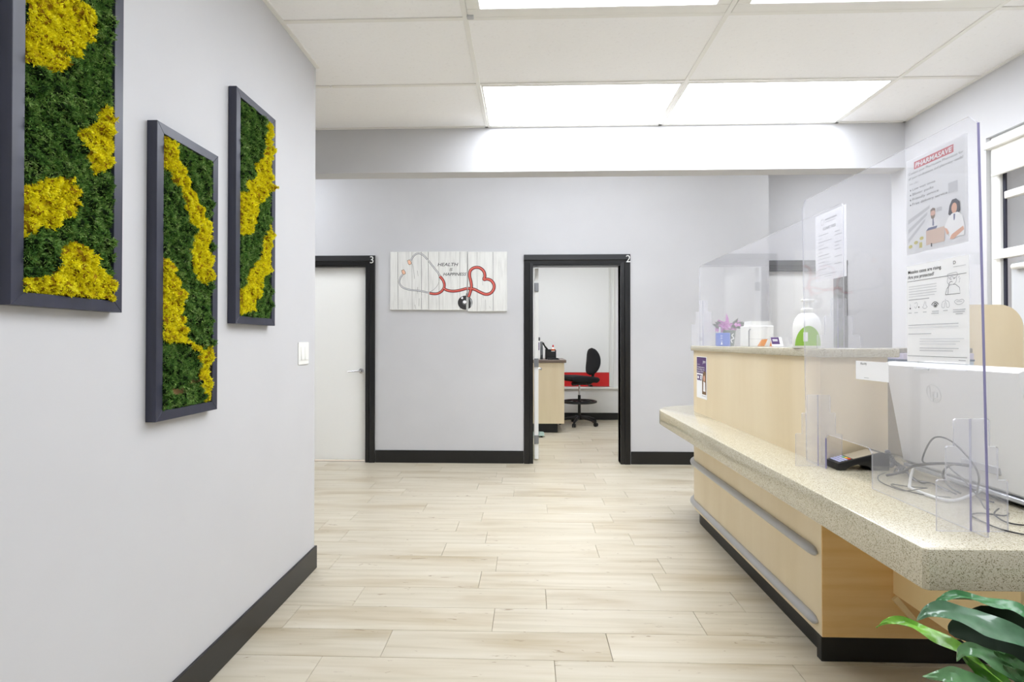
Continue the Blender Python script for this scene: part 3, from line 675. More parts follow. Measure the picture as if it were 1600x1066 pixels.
for i in range(4):
    a0 = math.radians(229+17*i/4); a1 = math.radians(229+17*(i+1)/4); p = lambda a, z: (bx_+.0556*math.cos(a), by_+.0556*math.sin(a), BT+z)
    lb.add([p(a0, .028), p(a1, .028), p(a1, .066), p(a0, .066)], [(0, 1, 2, 3)])
lb.build('name_tag', paper_m, r, smooth=True)
MB().lathe([(.022, .146), (.0235, .148), (.0235, .164), (.018, .168), (.009, .170), (.0085, .196), (.012, .199)], (bx_, by_, BT), 24).build('collar', white_m, r, smooth=True)
MB().prism(rrect(bx_-.024, bx_+.03, by_-.011, by_+.011, .009, 4), 'z', BT+.196, BT+.206, bev=.003).build('pump_head', white_m, r, smooth=True)

r = root('card_holder', 'small clear stand of purple and white cards left of the soap bottle', 'card holder', (1.185, 2.55, BT))
Mt = Matrix.Translation((1.200, 2.60, BT+.002)) @ Matrix.Rotation(math.radians(-25), 4, 'X')
MB().box(-.028, .028, -.001, .001, 0, .052, M=Mt).build('holder_back', acr_m, r)
MB().box(-.026, .026, -.004, -.0015, .002, .050, M=Mt).build('cards', paper_m, r)
MB().box(-.026, .012, -.0046, -.0041, .012, .049, M=Mt).build('purple_block', purple_m, r)
MB().box(-.020, .004, -.0052, -.0047, .034, .038, M=Mt).box(-.020, .004, -.0052, -.0047, .028, .031, M=Mt).build('white_lettering', paper_m, r)
MB().box(1.172, 1.228, 2.57, 2.66, BT, BT+.003, .001).build('holder_base', acr_m, r)

r = root('tissue_box', 'white carton with orange stripes behind the bar shield', 'carton', (1.33, 3.14, BT))
MB().box(1.265, 1.405, 3.09, 3.22, BT, BT+.118, .003).prism([(1.277, BT+.118), (1.397, BT+.118), (1.387, BT+.146), (1.282, BT+.146)], 'y', 3.10, 3.2).build('carton', white_m, r)
ob = MB(); s = Sheet((1.265, 3.0895, BT), (1, 0, 0), (0, 0, 1), (0, -1, 0))
s.poly([(.045, .002), (.085, .002), (.105, .042), (.07, .04)], 'or'); s.poly([(.115, .002), (.139, .002), (.139, .04), (.125, .042)], 'or'); s.rect(0, .14, .042, .0435, 'gr')
s.build(r, {'or': ('orange_stripe', mat('orange_print', (240, 150, 40), .5)), 'gr': ('seam_print', greyink_m)})
MB().tube([(1.262, 3.085, BT+.0), (1.262, 3.085, BT+.09), (1.27, 3.085, BT+.1)], .0035, 8).build('straw', stem_m, r)

r = root('tin', 'blue tin with white print at the far end of the bar top', 'tin', (1.30, 3.60, BT))
MB().lathe([(.044, 0), (.046, .002), (.046, .084), (.044, .086), (.041, .086), (.041, .02), (.01, .02)], (1.30, 3.60, BT), 28).build('tin_body', mat('blue_tin', (62, 100, 196), .35), r, smooth=True)
s = Sheet((1.255, 3.5525, BT), (1, 0, 0), (0, 0, 1), (0, -1, 0))
for z in (.066, .05, .03): s.line([(.012, z), (.018, z+.005), (.026, z), (.02, z-.005)], .002, 'wh', closed=True)
s.poly([(.014, .008), (.026, .008), (.024, .022), (.016, .024)], 'wh'); s.build(r, NM)
MB().box(1.275, 1.279, 3.585, 3.60, BT+.03, BT+.125, .001, M=None).build('ice_cream_stick', paper_m, r)

r = root('flower_cup', 'grey cup of purple artificial flowers behind the blue tin', 'flowers', (1.375, 3.69, BT))
MB().lathe([(.030, 0), (.032, .002), (.043, .105), (.041, .107), (.038, .10), (.01, .1)], (1.375, 3.69, BT), 26).build('cup', mat('grey_green_cup', (98, 110, 106), .4), r, smooth=True)
s = Sheet((1.36, 3.6465, BT+.02), (1, 0, 0), (0, 0, 1), (0, -1, 0)); s.line([(.02, .0), (.012, .02), (.03, .03), (.018, .05), (.03, .062)], .006, 'wh', 4); s.build(r, {'wh': ('swirl_print', paper_m)})
fl_m = mat('purple_petal', (196, 120, 190), .6); lf_m = mat('grey_leaf', (92, 104, 96), .6)
fr = random.Random(4)
def petal(c, d, ln, wd, m):
    d = Vector(d).normalized(); a = d.cross(Vector((0, 1, .2))).normalized(); n_ = d.cross(a)
    c = Vector(c); return [c, c+d*ln*.5+a*wd/2+n_*.004, c+d*ln, c+d*ln*.5-a*wd/2+n_*.004]
for k in range(9):
    bm_ = MB(); cx_ = 1.365+fr.uniform(-.065, .06); cz_ = BT+.125+fr.uniform(-.01, .05); cy_ = 3.69+fr.uniform(-.03, .04)
    for j in range(7):
        t = j*.9+fr.random(); q = petal((cx_, cy_, cz_), (math.cos(t), fr.uniform(-.5, .2), math.sin(t)), fr.uniform(.025, .04), .022, fl_m); bm_.add(q, [(0, 1, 2, 3)])
    bm_.build('blossom', fl_m, r)
bm_ = MB(); bm_.add(petal((1.365, 3.69, BT+.14), (-.1, 0, 1), .085, .022, fl_m), [(0, 1, 2, 3)]); bm_.build('blossom', fl_m, r)
for dx, dz in ((-1, .35), (-.8, .5), (-.6, .45), (.5, .35), (.7, .4), (1, .25), (.9, .45), (.3, .5)):
    MB().add(petal((1.37+dx*.04, 3.68, BT+.12), (dx, -.2, dz), .085, .032, lf_m), [(0, 1, 2, 3)]).build('leaf', lf_m, r)

# ------------------------------------------------------------------ things on the low worktop
WT = .7705
r = root('card_terminal', 'black payment card terminal under the shield cutout', 'card terminal', (1.24, 2.06, WT))
prof = [(.0, .006), (.004, .0), (.03, .0), (.045, .012), (.075, .022), (.11, .016), (.13, .0), (.19, .0), (.192, .05), (.182, .063), (.165, .068), (.0, .026)]
MB().prism([(1.152+a, WT+b) for a, b in prof], 'y', 2.022, 2.104, bev=.004).build('terminal_body', blackp_m, r, smooth=True)
ang = math.atan2(.042, .165)
Mk = Matrix.Translation((1.152, 2.063, WT+.0265)) @ Matrix.Rotation(-ang, 4, 'Y')
MB().box(.062, .158, -.035, .035, -.001, .0015, .001, M=Mk).build('screen', mat('terminal_screen', (178, 168, 150), .25), r)  # screen colour lightened to hold its grey-brown reflection
kc = {0: mat('key_lilac', (190, 192, 226), .5), 1: mat('key_red', (222, 70, 40), .5), 2: mat('key_yellow', (240, 200, 60), .5), 3: mat('key_green', (120, 196, 150), .5)}
for i in range(4):
    for j in range(4):
        c = 0 if i > 0 else (0, 3, 2, 1)[3-j] if j < 3 else 0
        c = {0: 0}.get(c, c)
        col = kc[0] if not (j == 3) else kc[(1, 2, 3, 0)[i]]
        MB().box(.052-.012*j-.0045, .052-.012*j+.0045, -.033+.0165*i+.001, -.033+.0165*i+.0155, 0, .0025, .0008, M=Mk).build('key', kc[(1, 2, 3, 0)[i]] if j == 0 and i < 3 else kc[0], r)

mw = mat('monitor_white', (240, 240, 240), .35)
r = root('desktop_computer', 'white all-in-one computer seen from behind on the low worktop', 'computer', (1.38, 1.76, WT))
zb, zt = .80, 1.178
def lean(z): return 1.400-(z-zb)/(zt-zb)*.068
q = MB()
def ringp(off, ins): # outline in (y,z) pushed by off in x, inset
    y0, y1 = 1.478+ins, 2.045-ins; return [(lean(z)+off, yy, z) for yy, z in ((y0, zb+ins), (y1, zb+ins), (y1, zt-ins), (y0, zt-ins))]
rings = [ringp(.0, .014), ringp(.012, .004), ringp(.04, .0), ringp(.046, .004)]
vs = [v for rg in rings for v in rg]; fs = [(0, 1, 2, 3), (12, 13, 14, 15)]
for k in range(3):
    for j in range(4): fs.append((k*4+j, k*4+(j+1) % 4, (k+1)*4+(j+1) % 4, (k+1)*4+j))
q.add(vs, fs).build('computer_body', mw, r)
yb, zbm = 1.815, 1.078
cb = MB(); lg = MB()
for rr_ in (1,):
    cb.tube([(lean(zbm+.03*math.sin(t))-.0006, yb+.03*math.cos(t), zbm+.03*math.sin(t)) for t in [2*math.pi*i/28 for i in range(28)]], .0012, 5, closed=True)
lg.tube([(lean(zbm+.022)-.0006, yb+.012, zbm+.024), (lean(zbm-.02)-.0006, yb+.018, zbm-.016)], .0016, 5)
lg.tube([(lean(zbm+.0)-.0006, yb+.015, zbm+.002), (lean(zbm)-.0006, yb+.006, zbm+.006), (lean(zbm-.016)-.0006, yb+.007, zbm-.016)], .0016, 5)
lg.tube([(lean(zbm)-.0006, yb-.002, zbm+.008), (lean(zbm)-.0006, yb-.016, zbm+.006), (lean(zbm)-.0006, yb-.014, zbm-.012), (lean(zbm)-.0006, yb+.0, zbm-.014)], .0016, 5)
lg.tube([(lean(zbm)-.0006, yb-.001, zbm+.008), (lean(zbm)-.0006, yb+.003, zbm-.028)], .0016, 5)
emb = mat('embossed_grey', (222, 222, 222), .3); cb.build('emblem_ring', emb, r); lg.build('emblem', emb, r)
MB().box(-.004, .004, -.07, .07, -.012, .012, .002, M=Matrix.Translation((lean(.865)-.001, 1.68, .868))).build('port_recess', mat('port_grey', (196, 196, 198), .5), r)
MB().box(lean(zb)-.004, lean(zb)+.03, 1.47, 2.03, zb-.012, zb+.002, .003).build('lower_trim', mat('silver_trim', (198, 200, 204), .3, .4), r)
stp = crom([(1.41, 1.99, .800), (1.33, 1.895, .786), (1.262, 1.805, WT+.007), (1.236, 1.765, WT+.007), (1.232, 1.71, WT+.007), (1.236, 1.65, WT+.007), (1.262, 1.625, WT+.007), (1.34, 1.66, .784), (1.43, 1.705, .80)], 5)
MB().tube(stp, .0045, 10).build('wire_stand', mat('stand_white', (228, 228, 226), .3), r, smooth=True)
MB().tube(crom([(1.43, 1.56, .795), (1.40, 1.48, .786), (1.385, 1.43, WT+.008), (1.385, 1.38, WT+.008)], 5), .0045, 10).build('wire_stand', MATS['stand_white'], r, smooth=True)
r = root('keyboard', 'black keyboard lying below the white computer', 'keyboard', (1.46, 1.62, WT))
MB().box(1.432, 1.572, 1.40, 1.86, WT, WT+.012, .003).build('keyboard_case', blackp_m, r)
km = MB()
for i in range(5):
    for j in range(15): km.box(1.44+.025*i, 1.46+.025*i, 1.41+.029*j, 1.433+.029*j, WT+.012, WT+.017)
km.build('keys', blackp_m, r, kind='stuff')

# cables
gcab = mat('grey_cable', (58, 58, 62), .5); bcab = mat('black_cable', (26, 26, 28), .5); lcab = mat('light_cable', (150, 150, 152), .5)
def cable(name, label, pts, rad, m, group=None):
    MB().tube(crom(pts, 7), rad*.78, 7).build(name, m, smooth=True, label=label, cat='cable', group=group)
cz = WT+.004
cable('cable', 'grey cable looping high behind the right shield foot', [(1.36, 1.86, .835), (1.30, 1.80, .86), (1.27, 1.735, .92), (1.262, 1.69, .955), (1.26, 1.63, .955), (1.262, 1.565, .915), (1.275, 1.55, .87), (1.30, 1.585, .82), (1.33, 1.62, .79), (1.36, 1.60, cz+.006)], .0032, gcab)
cable('cable', 'thin grey cable drooping in a low curve from the computer port', [(1.37, 1.70, .862), (1.31, 1.70, .868), (1.285, 1.66, .862), (1.275, 1.60, .845), (1.27, 1.545, .81), (1.275, 1.53, .785), (1.30, 1.545, cz+.004)], .0024, gcab)
cable('cable', 'thick grey cable arching from the worktop into the computer port', [(1.27, 1.93, cz+.002), (1.285, 1.88, .80), (1.30, 1.83, .835), (1.33, 1.76, .858), (1.372, 1.70, .866)], .0058, gcab)
cable('cable', 'grey cable hanging from the port down to the worktop beside the wire stand', [(1.372, 1.715, .866), (1.33, 1.72, .862), (1.305, 1.72, .835), (1.31, 1.70, .80), (1.33, 1.68, .784)], .004, gcab)
cable('cable', 'thin dark cable lying in a flat ring left of the wire stand', [(1.30, 1.98, cz), (1.24, 1.93, cz), (1.20, 1.86, cz), (1.19, 1.80, cz), (1.20, 1.74, cz), (1.235, 1.715, cz+.014), (1.262, 1.73, cz+.012), (1.25, 1.79, cz), (1.215, 1.82, cz), (1.20, 1.78, cz), (1.225, 1.70, cz), (1.29, 1.67, cz)], .0021, bcab)
cable('cable', 'black cable sweeping across the worktop to the right edge of view', [(1.33, 1.52, cz), (1.30, 1.50, cz), (1.255, 1.52, cz), (1.215, 1.50, cz), (1.20, 1.44, cz), (1.20, 1.385, cz), (1.235, 1.345, cz), (1.30, 1.33, cz), (1.37, 1.33, cz)], .0026, bcab)
cable('cable', 'black cable curling in a small ring right of the shield edge', [(1.385, 1.47, cz+.001), (1.32, 1.43, cz), (1.28, 1.425, cz), (1.26, 1.45, cz), (1.275, 1.50, cz+.004), (1.33, 1.55, cz+.004)], .0026, bcab)
# coiled cord bundle behind the terminal
cp = []
base = crom([(1.345, 2.06, WT+.02), (1.37, 2.055, WT+.012), (1.385, 2.07, WT+.03), (1.375, 2.085, WT+.06), (1.385, 2.09, WT+.035), (1.40, 2.06, WT+.012), (1.39, 2.02, WT+.012), (1.36, 2.0, WT+.014), (1.37, 1.97, WT+.012)], 30)
for i, p in enumerate(base):
    t = i*1.15; d = (base[min(i+1, len(base)-1)]-base[max(i-1, 0)]).normalized(); a = d.cross(Vector((0, 0, 1))); a = a.normalized() if a.length > .01 else Vector((1, 0, 0)); b = a.cross(d)
    cp.append(p+(a*math.cos(t)+b*math.sin(t))*.0062)
MB().tube(cp, .0026, 6).build('coiled_cord', mat('coil_grey', (112, 112, 116), .5), smooth=True, label='coiled grey cord bunched behind the card terminal', cat='cable')
for k, lab in enumerate(('grey cable bundle strand nearest the coiled cord', 'pale cable strand crossing below the computer', 'dark cable strand along the computer lower edge')):
    cable('cable', lab, [(1.37, 2.03-.02*k, WT+.008+.006*k), (1.335, 1.985-.02*k, cz+.004*k), (1.34, 1.93, cz+.012), (1.315, 1.87-.02*k, cz+.004), (1.345, 1.82, cz+.004), (1.33, 1.76-.03*k, cz+.002)], .0032, (gcab, lcab, bcab)[k])

# document tray behind the computer
r = root('letter_tray', 'tiered letter tray behind the white computer', 'letter tray', (1.62, 2.34, WT))
gb = mat('taupe_board', (150, 144, 132), .6); lav = mat('lavender_paper', (212, 204, 222), .7); nb = mat('navy_folder', (70, 88, 112), .5)
MB().box(1.56, 1.84, 2.26, 2.46, 1.205, 1.224, .002).build('tray_top', gb, r)
MB().box(1.555, 1.84, 2.255, 2.46, 1.178, 1.203, .001).build('paper_stack', lav, r)
MB().box(1.52, 1.84, 2.25, 2.46, 1.170, 1.177, .001).build('navy_folder', nb, r)
MB().box(1.54, 1.84, 2.255, 2.46, 1.150, 1.169, .001).build('paper_stack', mat('pale_blue_paper', (200, 214, 228), .7), r)
MB().box(1.56, 1.84, 2.26, 2.46, WT, 1.149, .003).build('tray_case', gb, r)

# ------------------------------------------------------------------ light switch
r = root('light_switch', 'white double rocker light switch at the end of the left wall', 'light switch', (LX, 2.75, 1.19))
MB().prism(rrect(2.688, 2.812, 1.132, 1.249, .004, 2), 'x', LX, LX+.006, bev=.002).build('switch_plate', white_m, r)
for y0 in (2.712, 2.758): MB().prism([(LX+.006, 1.158), (LX+.012, 1.158), (LX+.0075, 1.225), (LX+.006, 1.225)], 'y', y0, y0+.034).build('rocker', white_m, r)

# ------------------------------------------------------------------ framed moss pictures
def inside(p, poly):
    c = False; n = len(poly)
    for i in range(n):
        (x1, y1), (x2, y2) = poly[i], poly[i-1]
        if (y1 > p[1]) != (y2 > p[1]) and p[0] < (x2-x1)*(p[1]-y1)/(y2-y1)+x1: c = not c
    return c
MOSS = {1: [[(1.180, 2.2), (1.301, 2.213), (1.315, 2.124), (1.335, 2.112), (1.365, 2.109), (1.366, 2.08), (1.36, 2.051), (1.326, 2.015), (1.316, 1.982), (1.292, 1.98), (1.279, 1.957), (1.265, 1.923), (1.24, 1.902), (1.218, 1.905), (1.176, 1.886)],
  [(1.399, 1.888), (1.456, 1.916), (1.456, 1.813), (1.434, 1.782), (1.429, 1.732), (1.373, 1.697), (1.348, 1.726), (1.322, 1.758), (1.328, 1.793), (1.378, 1.839)],
  [(1.170, 1.597), (1.204, 1.621), (1.246, 1.65), (1.294, 1.659), (1.313, 1.632), (1.31, 1.598), (1.273, 1.549), (1.242, 1.514), (1.23, 1.524), (1.213, 1.516), (1.170, 1.484), (1.170, 1.535)],
  [(1.170, 1.388), (1.256, 1.413), (1.26, 1.445), (1.274, 1.478), (1.301, 1.506), (1.33, 1.5), (1.36, 1.485), (1.381, 1.454), (1.403, 1.428), (1.44, 1.434), (1.44, 1.36), (1.176, 1.36)]],
 2: [[(1.630, 1.905), (1.687, 1.9), (1.706, 1.859), (1.736, 1.827), (1.753, 1.778), (1.787, 1.755), (1.823, 1.731), (1.85, 1.693), (1.905, 1.675), (1.881, 1.626), (1.862, 1.592), (1.885, 1.55), (1.905, 1.494), (1.844, 1.455), (1.79, 1.476), (1.772, 1.554), (1.799, 1.603), (1.781, 1.633), (1.757, 1.671), (1.723, 1.727), (1.688, 1.769), (1.66, 1.796), (1.630, 1.808)],
  [(1.630, 1.514), (1.668, 1.51), (1.693, 1.468), (1.716, 1.418), (1.729, 1.387), (1.72, 1.344), (1.74, 1.302), (1.747, 1.26), (1.774, 1.242), (1.817, 1.227), (1.846, 1.22), (1.905, 1.244), (1.905, 1.03), (1.87, 1.038), (1.836, 1.08), (1.828, 1.126), (1.817, 1.193), (1.775, 1.221), (1.724, 1.253), (1.661, 1.249), (1.630, 1.259)]],
 3: [[(2.284, 2.222), (2.325, 2.24), (2.355, 2.2), (2.361, 2.117), (2.35, 2.027), (2.357, 1.971), (2.333, 1.921), (2.276, 1.876), (2.221, 1.834), (2.195, 1.76), (2.169, 1.714), (2.134, 1.686), (2.07, 1.683), (2.07, 1.848), (2.118, 1.865), (2.142, 1.914), (2.194, 1.93), (2.204, 2.006), (2.246, 2.048), (2.274, 2.128)],
  [(2.334, 1.772), (2.365, 1.726), (2.359, 1.639), (2.336, 1.563), (2.278, 1.542), (2.24, 1.496), (2.251, 1.455), (2.198, 1.424), (2.188, 1.383), (2.122, 1.366), (2.07, 1.353), (2.07, 1.452), (2.121, 1.483), (2.146, 1.517), (2.171, 1.555), (2.212, 1.582), (2.25, 1.635), (2.26, 1.706), (2.305, 1.757)]]}
def moss_picture(k, y0, z0, label, bare=None):
    W, H, D = .324, .936, .034
    y1, z1 = y0+W, z0+H; xf = LX+D; rim = .031
    r = root('moss_picture', label, 'picture', (LX, (y0+y1)/2, z0))
    for a in (0, 1):   # mitred frame members
        yA, yB = (y0, y0+rim) if a == 0 else (y1, y1-rim)
        MB().prism([(yA, z0), (yB, z0+rim), (yB, z1-rim), (yA, z1)], 'x', LX+.001, xf, bev=.001, seg=1).build('frame_rail', frame_m, r)
        zA, zB = (z0, z0+rim) if a == 0 else (z1, z1-rim)
        MB().prism([(y0, zA), (y0+rim, zB), (y1-rim, zB), (y1, zA)], 'x', LX+.001, xf, bev=.001, seg=1).build('frame_rail', frame_m, r)
    MB().box(LX+.002, LX+.012, y0+rim, y1-rim, z0+rim, z1-rim).build('backing', corkback_m, r)
    polys = MOSS[k]; rg = random.Random(k*11)
    ya, yb, za, zb_ = y0+rim, y1-rim, z0+rim, z1-rim
    def which(y, z):
        j = Vector((y*26, z*26, k*3)); yy = y+.010*noise.noise(j); zz = z+.010*noise.noise(j+Vector((9, 4, 2)))
        for i, p in enumerate(polys):
            if inside((yy, zz), p): return i+1
        return 0
    def height(y, z, g):
        h = abs(noise.noise(Vector((y*26, z*26, k))))*1.9+abs(noise.noise(Vector((y*60, z*60, k+5))))*.6
        e = min(y-ya, yb-y, z-za, zb_-z); e = max(0, min(1, e/.010))
        return LX+.010+(.008 if g == 0 else .012)*(.3+.7*e)+h*.023*(.5+.5*e)
    ny, nz = 66, 214
    P = [[None]*(nz+1) for _ in range(ny+1)]; G = [[0]*(nz+1) for _ in range(ny+1)]
    for i in range(ny+1):
        for j in range(nz+1):
            y = ya+(yb-ya)*i/ny; z = za+(zb_-za)*j/nz; g = which(y, z); G[i][j] = g; P[i][j] = (height(y, z, g), y, z)
    mbs = [MB() for _ in range(len(polys)+1)]
    def bare_at(y, z): return bare is not None and any(((y-a)/ra)**2+((z-b)/rb)**2 < 1+.7*noise.noise(Vector((y*90, z*90, 1))) for a, b, ra, rb in bare)
    for i in range(ny):
        for j in range(nz):
            q = [P[i][j], P[i+1][j], P[i+1][j+1], P[i][j+1]]
            if bare_at(q[0][1], q[0][2]): continue
            mbs[G[i][j]].add(q, [(0, 1, 2, 3)])
    def rv(m=1.0): return Vector((rg.uniform(-m, m), rg.uniform(-m, m), rg.uniform(-m, m)))
    def sprig(mb, c, nb, l0, l1, wd, spread):
        vs = [c]; fs = []
        for q in range(nb):
            d = (Vector((1, 0, 0))+rv(spread)).normalized(); ln = rg.uniform(l0, l1); a = d.cross(rv()).normalized()*wd*rg.uniform(.6, 1.2); m = c+d*ln*.6
            i = len(vs); vs += [m-a, m+a, c+d*ln+rv(.25)*ln]; fs.append((0, i, i+2, i+1))
        mb.add(vs, fs, 1)
    for n_ in range(9000):
        y = rg.uniform(ya-.002, yb+.002); z = rg.uniform(za-.002, zb_+.002); g = which(y, z)
        if bare_at(y, z): continue
        c = Vector((height(y, z, g)-.002, y, z))
        if g == 0: sprig(mbs[0], c, 10, .005, .015, .0013, 1.7)
        else: sprig(mbs[g], c+Vector((.002, 0, 0)), 15, .004, .011, .0016, 1.3)
    mbs[0].build('green_moss', [gbase_m, gmoss_m], r, kind='stuff', fix=False)
    for mb in mbs[1:]: mb.build('yellow_moss_patch', [ybase_m, ymoss_m], r, kind='stuff', fix=False)
moss_picture(1, 1.142, 1.333, 'moss picture nearest the camera with four rounded yellow patches, leftmost of three')
moss_picture(2, 1.604, 1.002, 'lowest hung moss picture, middle of three, yellow diagonal band and bare cork patch', [(1.72, 1.085, .05, .012), (1.79, 1.115, .03, .010), (1.885, 1.14, .012, .05)])
moss_picture(3, 2.048, 1.323, 'moss picture nearest the light switch, rightmost of three')

# ------------------------------------------------------------------ stethoscope canvases on the far wall
cw_m = grain_mat('canvas_whitewash', [(.25, (214, 214, 210)), (.5, (229, 229, 225)), (.8, (236, 236, 232))], (60, 60, 5), 5, .7)
K = .00658/8               # one drawing unit
OX, OZ = -1.438-(85*K)+.003, 2.186+(112*K)  # drawing origin (top left), drawing y runs down
def art(x, y): return (x*K, -y*K)
pan = [(85, 570, 112, 845, 'left whitewashed canvas with the stethoscope ear tips'), (571, 1055, 112, 850, 'middle canvas with the words HEALTH IS HAPPINESS'), (1068, 1560, 118, 866, 'right canvas with the red heart-shaped stethoscope tube')]
steel1 = [(350, 222), (385, 165), (440, 135), (500, 155), (560, 215), (640, 315), (700, 390), (725, 430)]
steel2 = [(242, 400), (210, 455), (205, 510), (245, 562), (330, 592), (440, 605), (520, 618), (580, 635)]
spring = [(690, 385), (708, 460), (690, 530), (640, 590), (580, 625)]
redA = [(715, 425), (755, 475), (772, 530), (765, 575), (735, 615), (690, 640), (640, 645), (585, 636)]
redB = [(765, 575), (800, 598), (870, 612), (950, 605), (1055, 578)]
redC = [(1068, 578), (1150, 590), (1220, 625), (1290, 652), (1350, 640), (1392, 590), (1395, 530), (1360, 480), (1310, 462), (1270, 466), (1282, 420), (1265, 360), (1215, 320), (1150, 318), (1100, 355), (1090, 420), (1108, 500), (1112, 570), (1090, 650), (1075, 690)]
redm = mat('tube_print', (196, 62, 56), .6); redhl = mat('tube_highlight_print', (226, 128, 112), .6)
NM2 = {'ink': ('printed_line', ink_m), 'gr': ('wood_grain_print', mat('grain_print', (150, 148, 142), .7)), 'red': ('printed_tube', redm), 'hl': ('printed_highlight', redhl), 'steel': ('printed_steel', mat('steel_print', (176, 178, 180), .6)), 'tip': ('printed_ear_tip', mat('tip_print', (238, 190, 160), .6)), 'dk': ('printed_chestpiece', mat('dark_print', (46, 44, 44), .6)), 'wh': ('printed_glint', paper_m), 'wd': ('printed_words', mat('word_print', (92, 92, 92), .7))}
for (x0, x1, y0, y1, lab) in pan:
    a, b = art(x0, y1), art(x1, y0)
    r = root('canvas_print', lab, 'picture', (OX+(a[0]+b[0])/2, FY, OZ+a[1]))
    MB().box(OX+a[0], OX+b[0], FY-.022, FY-.001, OZ+a[1], OZ+b[1], .002).build('canvas', cw_m, r)
    s = Sheet((OX, FY-.022, OZ), (1, 0, 0), (0, 0, 1), (0, -1, 0))
    def inr(x): return x0+2 <= x <= x1-2
    for gx in (182, 362, 480, 568, 702, 965, 1182, 1382):
        if inr(gx): s.line([art(gx, y0+4), art(gx+2, (y0+y1)/2), art(gx+5, y1-6)], 4.0*K, 'ink' if gx in (182, 480, 1382) else 'gr')
    if x0 < 100:
        for q in (((370, 270), (385, 350), (396, 455)), ((400, 780), (412, 835)), ((435, 560), (430, 640)), ((486, 640), (482, 705)), ((430, 350), (440, 420)), ((455, 700), (450, 800))): s.line([art(*p) for p in q], 4*K, 'gr')
    if x0 > 1000:
        for q in (((1248, 400), (1256, 540)), ((1258, 660), (1262, 700)), ((1290, 720), (1294, 850)), ((1340, 800), (1350, 830))): s.line([art(*p) for p in q], 3*K, 'gr')
    def clip(path, kk=6):
        P = crom([(p[0], p[1], 0) for p in path], kk); segs = []; cur = []
        for p in P:
            if x0 <= p.x <= x1: cur.append((p.x, p.y))
            elif cur: segs.append(cur); cur = []
        if cur: segs.append(cur)
        return [sg for sg in segs if len(sg) > 1]
    for path, wd, ci in ((steel1, 15, 'steel'), (steel2, 15, 'steel'), (spring, 6, 'wd'), (redA, 26, 'red'), (redB, 28, 'red'), (redC, 30, 'red')):
        for sg in clip(path):
            P = [art(*p) for p in sg]
            if ci == 'wd': s.line(P, 3*K, 'wd'); continue
            s.line(P, wd*K*1.32, 'ink'); s.line(P, wd*K*.86, ci)
            s.line([(p[0]-wd*K*.08, p[1]+wd*K*.12) for p in P], wd*K*.28, 'hl' if ci == 'red' else 'wh')
    if x0 < 100:
        for (cx_, cy_, tl) in ((330, 246, -25), (256, 370, -25)):
            t = math.radians(tl); ct, st = math.cos(t), math.sin(t)
            for hw, hh, ci in ((24, 31, 'ink'), (20, 27, 'tip')):
                pts = []
                for (a_, b_) in ((-.7, -1), (.7, -1), (1, .2), (.7, 1), (-.7, 1), (-1, .2)): pts.append(art(cx_+a_*hw*ct-b_*hh*st, cy_-(a_*hw*st+b_*hh*ct)*-1))
                s.poly(pts, ci)
    if 500 < x0 < 1000:
        s.text('HEALTH', *art(685, 296), 42*K, 'wd', 262*K, shear=.25, bold=.012); s.text('IS', *art(836, 358), 38*K, 'wd', 40*K, shear=.25, bold=.012); s.text('HAPPINESS', *art(758, 417), 38*K, 'wd', 292*K, shear=.25, bold=.012)
    # chestpiece disc spans the gap between the two right canvases
    def disc(cx_, cy_, rx, ry, ci):
        pts = [(cx_+rx*math.cos(2*math.pi*i/40), cy_+ry*math.sin(2*math.pi*i/40)) for i in range(40)]
        pts = [p for p in pts if x0+1 <= p[0] <= x1-1 and p[1] <= y1-2]
        if len(pts) > 2: s.poly([art(*p) for p in pts], ci)
    if x0 > 500:
        disc(1034, 757, 92, 88, 'dk'); disc(1030, 755, 34, 34, 'wd'); disc(1028, 748, 22, 20, 'wh'); 
        if x0 < 1000: s.poly([art(*p) for p in ((980, 700), (1000, 680), (1012, 700), (996, 714))], 'wh'); s.line([art(*p) for p in ((1052, 640), (1045, 690))], 9*K, 'dk')
        else: s.poly([art(*p) for p in ((1084, 690), (1118, 730), (1122, 790), (1100, 812), (1108, 760), (1096, 720))], 'steel')
    s.build(r, NM2)

# ------------------------------------------------------------------ exam room furniture
r = root('exam_cabinet', 'maple base cabinet with dark brown top in the room beyond door 2', 'cabinet', (.1, 7.5, 0))
MB().box(-.60, .488, 7.30, 8.05, .13, .965, .002).build('cabinet_body', maple_m, r)
MB().box(-.60, .40, 7.36, 8.0, 0, .13).build('toe_kick', kick_m, r)
MB().box(-.60, .515, 7.28, 8.06, .965, 1.005, .004).build('countertop', mat('brown_top', (112, 96, 84), .4), r)
ET = 1.0055
r = root('organiser', 'black desk organiser on the brown countertop', 'organiser', (.30, 7.52, ET))
MB().box(.235, .385, 7.46, 7.60, ET, ET+.012, .002).box(.235, .242, 7.46, 7.60, ET, ET+.13).box(.378, .385, 7.46, 7.60, ET, ET+.13).box(.235, .385, 7.593, 7.60, ET, ET+.14).box(.235, .385, 7.46, 7.467, ET, ET+.11).build('organiser_box', blackp_m, r)
r = root('bottle', 'small white bottle with orange label standing in the desk organiser', 'bottle', (.345, 7.53, ET+.013))
MB().lathe([(.026, 0), (.027, .002), (.027, .135), (.010, .15), (.008, .16)], (.345, 7.53, ET+.013), 16).build('bottle_body', white_m, r, smooth=True)
MB().lathe([(.0275, .108), (.0275, .135)], (.345, 7.53, ET+.013), 16).build('label', mat('orange_label', (226, 110, 60), .5), r)
MB().lathe([(.010, .16), (.010, .185), (.004, .19)], (.345, 7.53, ET+.013), 12).build('cap', red_m, r, smooth=True)
r = root('desk_phone', 'black desk phone with handset upright on the countertop', 'phone', (.19, 7.50, ET))
